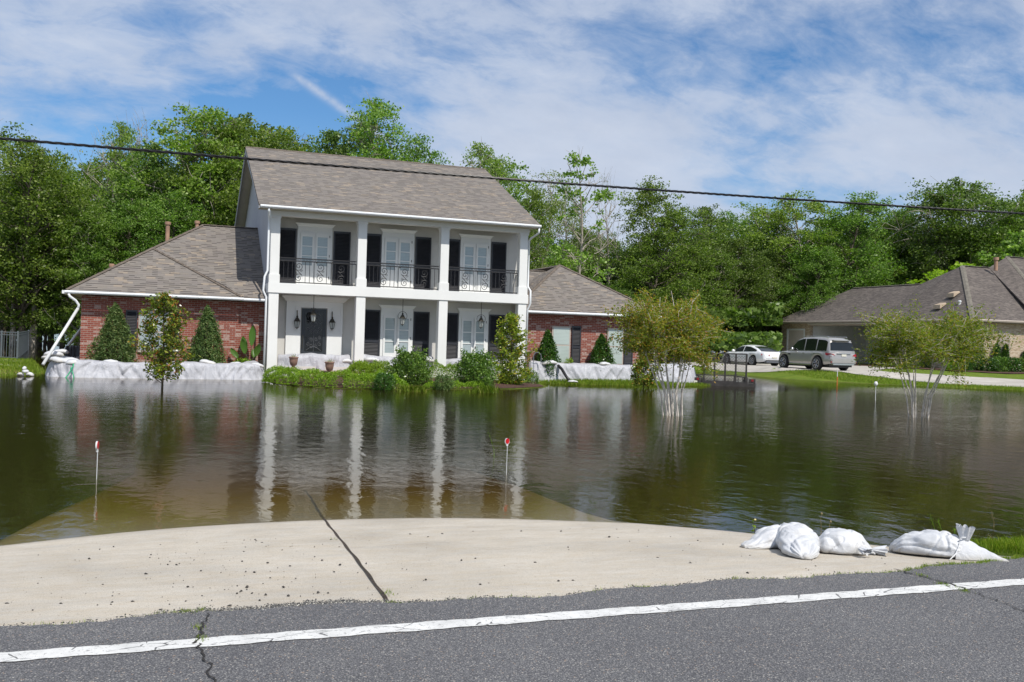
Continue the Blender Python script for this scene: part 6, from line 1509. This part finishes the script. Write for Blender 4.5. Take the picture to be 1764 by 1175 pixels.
shrub('boxwood_ball', 'dark round boxwood ball at the water edge left of the first camellia', 'shrub', 661, 672, 31.7, shrub_mesh(49, .36, .36, .56, 3000, .03, M['leaf_holly'], 'round', 0), z=.0)
shrub('boxwood_ball', 'round boxwood ball at the water edge between the two camellias', 'shrub', 763, 671, 32.4, shrub_mesh(50, .34, .34, .50, 2800, .03, M['leaf_cypress'], 'round', 0), z=.0)
def hedge(label, pts, w, h, seed, lm, zb=.0, lf=.032, dens=2600, name='low_hedge'):
    rng = np.random.default_rng(seed); P = [np.array(p, float) for p in pts]; seg = [np.linalg.norm(b - a) for a, b in zip(P[:-1], P[1:])]; Lt = sum(seg); n = int(Lt * dens * (w + h) * .8)
    s = rng.uniform(0, Lt, n); cum = np.concatenate([[0], np.cumsum(seg)]); i = np.clip(np.searchsorted(cum, s) - 1, 0, len(seg) - 1); f = (s - cum[i]) / np.array(seg)[i]
    A = np.array(P)[i]; Bq = np.array(P)[i + 1]; c = A + (Bq - A) * f[:, None]; tg = (Bq - A) / np.array(seg)[i][:, None]; nm = np.stack([-tg[:, 1], tg[:, 0]], 1)
    th = rng.uniform(-.15, math.pi + .15, n); rr = rng.uniform(.6, 1, n) ** .5; lump = 1 + .13 * np.sin(s * 5.1 + seed) + .10 * np.sin(s * 11 + 2 * th) + .06 * np.sin(s * 23 + 3 * th)
    ends = np.sqrt(np.clip(np.minimum(s, Lt - s) / (w * .5), 0.05, 1))
    y = np.cos(th) * w / 2 * rr * lump * ends; z = np.clip(np.sin(th), -.1, 1) ** .8 * h * rr * lump * ends if False else np.maximum(np.sin(th), 0) ** .75 * h * rr * lump * ends
    Q = np.stack([c[:, 0] + nm[:, 0] * y, c[:, 1] + nm[:, 1] * y, zb + z], 1) + rng.normal(0, lf * .28, (n, 3))
    V, Fq = leaf_cloud(Q, lf * 1.6, lf * .8, rng, .3); o = link(name, new_mesh(name, V, Fq), lm); return tag(o, label, 'hedge')
hedge('bright green low hedge curving from the first column to the water edge', [(3.8, 36.4), (4.1, 35.0), (4.8, 33.5), (5.8, 32.7), (7.0, 32.45), (8.0, 32.5)], .95, .50, 61, M['leaf_box'], .05)
hedge('bright green low hedge at the foot of the second column, curving to the right', [(7.7, 34.0), (7.05, 34.7), (6.8, 35.9), (7.3, 37.0), (8.6, 37.5), (10, 37.6)], .85, .62, 62, M['leaf_box'], .15)
hedge('low hedge row behind the camellias in front of the third column', [(9.9, 37.4), (11.5, 37.4), (13.4, 37.3)], .8, .60, 63, M['leaf_box'], .2)
hedge('thin yellow green ground hedge at the water edge between the camellias', [(8.6, 32.6), (9.8, 33.2), (11.2, 33.8)], .55, .22, 64, M['leaf_box'], .02)
hedge('green grass and low plants under the rightmost magnolia', [(13.6, 36.6), (14.6, 37.3)], .7, .45, 66, M['leaf_camellia'], .05)
# banana-like plant
t = thing('bird_of_paradise', 'tall broad leaved banana-like plant against the brick between the left wing and the tall block', 'plant', (3.25, 39.3, .2)); rr_ = random.Random(4)
for i, (h, a, lean) in enumerate(((1.95, .3, .05), (1.5, 2.2, .3), (1.4, 4., .35), (1.2, 5.2, .4), (1.1, 1.2, .5), (1.35, 3.2, .2), (.9, .2, .6), (1.0, 2.8, .5))):
    ca, sa = math.cos(a), math.sin(a); st = [(ca * lean * (q ** 2), sa * lean * q ** 2, h * .55 * q) for q in np.linspace(0, 1, 5)]
    MB().tube(st, .012, 5).build('stem', M['stem'], t)
    V = []; b = np.array(st[-1]); n = 8
    for k in range(n + 1):
        q = k / n; c = b + np.array([ca * lean * .5 * q, sa * lean * .5 * q, h * .45 * q * (1 - .1 * q)]); w = .13 * math.sin(math.pi * (q * .92 + .06)) ** .8
        V += [(c[0] - w, c[1] - .02, c[2]), (c[0], c[1] + .03, c[2]), (c[0] + w, c[1] - .02, c[2])]
    MB().add(V, [[k * 3 + j, k * 3 + j + 1, (k + 1) * 3 + j + 1, (k + 1) * 3 + j] for k in range(n) for j in range(2)]).build('leaf', M['strelitzia'], t, True)
# neighbour's planting
shrub('juniper', 'tall narrow juniper at the front corner of the tan brick house', 'shrub', 1682, 640, 50.3, shrub_mesh(71, .62, .6, 3.3, 8000, .07, M['leaf_cypress'], 'cone', 6, .4), z=.55)
for i, (px, Y, s, lab) in enumerate(((1645, 50.3, 1., 'clipped shrub left of the juniper at the tan brick house'), (1662, 50.0, .9, 'clipped shrub touching the left of the juniper'), (1702, 49.6, .95, 'clipped shrub just right of the juniper'), (1722, 49.4, 1.05, 'clipped shrub under the shuttered window of the tan house'), (1742, 49.3, 1., 'clipped shrub right of the shuttered window of the tan house'), (1762, 49.2, 1.05, 'clipped shrub at the right edge of the photograph'))):
    shrub('clipped_shrub', lab, 'shrub', px, 640, Y, shrub_mesh(72 + i, .75, .6, 1.0, 2600, .06, M['leaf_holly'] if i % 2 else M['leaf_box'], 'round', 0, .5) if i < 2 else SHM[i % 2], 'clipped shrubs along the tan brick house', i, s, .6) if i < 2 else None
    if i == 0: SHM = [shrub_mesh(90, .75, .6, 1.05, 2600, .06, M['leaf_holly'], 'round', 0, .5), shrub_mesh(91, .75, .6, 1.0, 2600, .06, M['leaf_camellia'], 'round', 0, .5)]
    if i >= 2: shrub('clipped_shrub', lab, 'shrub', px, 640, Y, SHM[i % 2], 'clipped shrubs along the tan brick house', i, s, .6)
for px, Y, lab in ((1540, 58, 'shrub by the carport pillar, behind the right crepe myrtle'), (1562, 56.5, 'shrub against the shaded brick, behind the stems of the right crepe myrtle'), (1590, 55, 'shrub against the shaded brick, right of the myrtle stems')):
    p = oX(px, 632, 51.6); t = thing('clipped_shrub', lab, 'shrub', (51.4, p[1], .62), 'clipped shrubs along the tan brick house'); link('stems', SHM[0][0], None, t); link('foliage', SHM[1][1], None, t)
for x, h, lab in ((54.5, 1.9, 'climbing plant on the brick left of the shuttered window'), (55.3, 1.85, 'climbing plant in front of the shuttered window'), (57.2, 1.6, 'climbing plant on the brick at the right edge of the tan house')):
    m_ = shrub_mesh(int(x * 3), .34, .14, h, 2600, .06, M['leaf_holly'], 'col', 3, .3); t = thing('climbing_plant', lab, 'plant', (x, 51.6, .7)); link('stems', m_[0], None, t); link('foliage', m_[1], None, t)

# ================================================================ GRASS AND WEEDS
def blades(P, h, w, rng, bend=.5):
    n = len(P); a = rng.uniform(0, 2 * math.pi, n); s = rng.uniform(.5, 1.25, n) * h; ca, sa = np.cos(a), np.sin(a); b = rng.uniform(.1, bend, n) * s; ww = w * rng.uniform(.6, 1.2, n)
    z0 = np.zeros(n); off = np.stack([-sa * ww, ca * ww, z0], 1); up1 = np.stack([ca * b * .35, sa * b * .35, s * .55], 1); up2 = np.stack([ca * b, sa * b, s], 1)
    V = np.stack([P - off, P + off, P + up1 + off * .7, P + up2, P + up1 - off * .7], 1).reshape(-1, 3); return V, np.arange(5 * n).reshape(n, 5)
rng = np.random.default_rng(31); C = []
def on_poly(poly, n):
    P = np.array(poly); X = rng.uniform(P[:, 0].min(), P[:, 0].max(), n * 3); Y = rng.uniform(P[:, 1].min(), P[:, 1].max(), n * 3); k = sdist(poly, X, Y) > 0; return X[k][:n], Y[k][:n]
X, Y = on_poly([(6.75, 5.66), (6.45, 6.1), (6.3, 6.5), (6.9, 6.95), (8.6, 6.95), (9.5, 6.9), (9.5, 5.66)], 15000); Z = height(X, Y); k = Z > -.03; C.append((np.stack([X, Y, Z], 1)[k], .085, .0022))
X, Y = on_poly([(5.15, 6.75), (5.1, 7.45), (6.3, 7.05), (6.5, 6.4), (6.2, 6.5)], 2200); Z = height(X, Y); k = Z > .0; C.append((np.stack([X, Y, Z], 1)[k], .05, .002))
# tufts along the ragged road edge
xs = []; 
for c, n, sp in ((-.45, 60, .1), (.05, 50, .12), (.16, 60, .03), (.2, 70, .04), (.26, 50, .03), (1.32, 70, .035), (1.75, 40, .15), (2.1, 60, .1), (2.6, 50, .05), (2.95, 80, .05), (3.15, 30, .03), (3.7, 60, .06), (3.95, 70, .08), (4.3, 90, .12), (4.6, 130, .14), (4.9, 170, .12), (5.1, 200, .1), (5.35, 260, .1), (5.6, 300, .1), (5.85, 330, .1), (6.1, 320, .1), (6.3, 300, .1), (6.55, 400, .12)):
    x = rng.normal(c, sp, n); y = np.array([edge_y(q) for q in x]) + rng.normal(.012, .02, n); xs.append(np.stack([x, y, np.full(n, .195)], 1))
C.append((np.concatenate(xs), .024, .0016))
for cx_, cy2, n in ((.23, 5.1, 60), (.22, 5.3, 40), (4.98, 5.1, 90), (5.0, 4.95, 70), (5.03, 5.35, 60), (1.33, 5.75, 40), (1.385, 8.05, 12)):
    C.append((np.stack([rng.normal(cx_, .018, n), rng.normal(cy2, .035, n), np.full(n, .21 if cy2 < 6 else apron_z(cx_, cy2))], 1), .02, .0014))
Vs = []; b0 = 0; Fs = []
for P, h, w in C:
    V, Fq = blades(P, h, w, rng); Vs.append(V); Fs.append(Fq + b0); b0 += len(V)
tag(link('roadside_grass', new_mesh('grass', np.concatenate(Vs), np.concatenate(Fs)), M['grassblade']), 'green grass and tufts along the road edge and behind the sandbags', 'grass', kind='stuff')
# lawn grass near the far shores
Ps = []
for poly, n in (([(15, 37.9), (17, 37.4), (20, 37.2), (23.6, 38.2), (23.6, 38.5), (15, 38.6)], 9000), ([(-6.5, 37.2), (-4.4, 38), (-4.2, 41), (-6.4, 56), (-9, 50), (-12, 38)], 14000), ([(34, 60), (37, 55), (36, 47.4), (37, 43.7), (38.8, 41), (42, 38), (46, 35), (48, 37), (42, 42), (39.5, 50), (38.5, 60)], 36000)):
    X, Y = on_poly(poly, n); Z = height(X, Y); k = (Z > -.02) & (sdist([(37.2, 72), (36.8, 60), (36.5, 53.5), (37.3, 49.5), (38.6, 46), (40.6, 41.8), (43.8, 39.2), (52, 34.5), (60, 33), (60, 72)], X, Y) < -.05); Ps.append(np.stack([X, Y, Z], 1)[k])
V, Fq = blades(np.concatenate(Ps), .13, .008, rng); tag(link('lawn_grass', new_mesh('lawn grass', V, Fq), M['grassblade']), 'short green lawn grass at the far shores', 'grass', kind='stuff')
def tuft(label, px, py, h, n, m_, w=.006, sp=.2):
    p = oZ(px, py, 0); P = np.stack([rng.normal(0, sp, n), rng.normal(0, sp * .7, n), np.full(n, -.03)], 1); V, Fq = blades(P, h, w, rng, .9)
    o = link('grass_tuft', new_mesh('tuft', V, Fq), m_); o.location = (p[0], p[1], 0); tag(o, label, 'grass tuft')
tuft('tuft of long grass in the water at the foot of the left camellia', 712, 674, .22, 420, M['grassblade'], .007)
tuft('tuft of long grass in the water at the foot of the right camellia', 838, 676, .24, 420, M['grassblade'], .007)
def weed(name, label, px, py, top, seed, head, lean=0., m_=None):
    b = oZ(px, py, .02); D = float(np.dot(b - EO, FW)); h = (py - top) / FPX * D; r = np.random.default_rng(seed)
    t = thing(name, label, 'weed', (b[0], b[1], .0)); pts = [(lean * h * q * q + .006 * math.sin(q * 7), .003 * math.sin(q * 9), h * q) for q in np.linspace(0, 1, 7)]
    MB().tube(pts, [.003, .0028, .0025, .002, .002, .0016, .0012], 5).build('stem', m_ or M['dryweed'], t)
    if head == 'leafy':
        V, Fq = leaf_cloud(np.array([pts[i] for i in (1, 2, 2, 3, 3, 4, 4, 5)]) + r.normal(0, .012, (8, 3)), .035, .018, r); link('leaf', new_mesh('leaf', V, Fq), M['leaf_box'], t)
        MB().lathe([(.002, -.006), (.012, 0), (.009, .008), (.002, .01)], pts[-1], 8).build('flower', M['flower_y'], t)
    elif head == 'seed':
        MB().lathe([(.002, -.01), (.010, 0), (.007, .01), (.002, .018)], pts[-1], 7).build('seed_head', M['dryweed'], t)
    else:
        V, Fq = leaf_cloud(np.array([pts[-1 - (i % 3)] for i in range(26)]) + r.normal(0, .01, (26, 3)), .014, .004, r); link('seed_head', new_mesh('seed', V, Fq), m_ or M['dryweed'], t)
weed('flowering_weed', 'thin weed with a pale yellow flower left of the sandbags', 1299, 922, 892, 1, 'leafy', .02, M['stem'])
weed('dry_weed', 'taller brown seeded stem behind the wide sandbag', 1414, 918, 882, 2, 'seed')
weed('dry_weed', 'shorter brown seeded stem just right of the taller one', 1429, 918, 896, 3, 'seed', .05)
weed('wild_grass', 'left green grass stem leaning over the long sandbag', 1611, 925, 883, 4, 'spike', -.3, M['leaf_box'])
weed('wild_grass', 'right green grass stem leaning over the long sandbag', 1623, 925, 891, 5, 'spike', -.3, M['leaf_box'])
weed('wild_grass', 'green grass stem beside the fanned neck of the long sandbag', 1645, 925, 907, 6, 'spike', .0, M['leaf_box'])
weed('wild_grass', 'slim grass stem standing in the water at far right', 1712, 905, 878, 7, 'spike', -.2, M['dryweed'])
weed('dry_weed', 'slanting dry grass head over the right grass bank', 1716, 935, 918, 8, 'spike', -1.0, M['dryweed'])
weed('water_grass', 'single green blade sticking out of the water left of the round reflector', 851, 788, 742, 9, 'spike', -.25, M['leaf_box'])
# loose gravel
def pebbles(name, label, P, S, m_, seed):
    r = np.random.default_rng(seed); ph = np.array([(1, 0, 0), (-1, 0, 0), (0, 1, 0), (0, -1, 0), (0, 0, 1), (0, 0, -1)], float); F8 = np.array([(0, 2, 4), (2, 1, 4), (1, 3, 4), (3, 0, 4), (2, 0, 5), (1, 2, 5), (3, 1, 5), (0, 3, 5)])
    n = len(P); a = r.uniform(0, 6.28, n); ca, sa = np.cos(a), np.sin(a); V = ph[None] * r.uniform(.6, 1.3, (n, 6, 1)) * S[:, None, None] * np.array([1.2, .9, .6]); X = V[..., 0] * ca[:, None] - V[..., 1] * sa[:, None]; Y = V[..., 0] * sa[:, None] + V[..., 1] * ca[:, None]
    V = np.stack([X, Y, V[..., 2]], -1) + P[:, None, :]; F = (F8[None] + (np.arange(n) * 6)[:, None, None]).reshape(-1, 3)
    return tag(link(name, new_mesh(name, V.reshape(-1, 3), F), m_), label, 'gravel', kind='stuff')
rng = np.random.default_rng(12)
n = 260; x = np.concatenate([rng.uniform(-1.3, 6.0, n // 2), rng.normal(.6, .5, n - n // 2)]); y = 5.75 + rng.uniform(0, 1, n) ** 1.3 * 2.6; y = np.minimum(y, 8.2); z = np.array([apron_z(a, b) for a, b in zip(x, y)])
pebbles('loose_gravel', 'dark bits of gravel scattered on the concrete apron', np.stack([x, y, z + .004], 1), .004 + .010 * rng.uniform(0, 1, n) ** 3, simple('gravel dark', (.06, .055, .05), .9, var=.5, scale=40), 1)
n = 5200; x = np.concatenate([rng.uniform(-1.2, 5.6, n // 3), rng.normal(.9, .5, n - n // 3)]); y = np.array([edge_y(a) for a in x]) + rng.normal(.02, .025, n) 
z = np.full(n, .205)
pebbles('edge_gravel', 'crumbled gravel along the joint of asphalt and concrete', np.stack([x, y, z + .0], 1), .002 + .006 * rng.uniform(0, 1, n) ** 1.7, (lambda m_: m_)(leaf_mat('gravel mix', [(0, (.03, .03, .032)), (.5, (.10, .10, .10)), (.8, (.25, .23, .2)), (1, (.6, .58, .52))], .0, .9, .0)), 2)
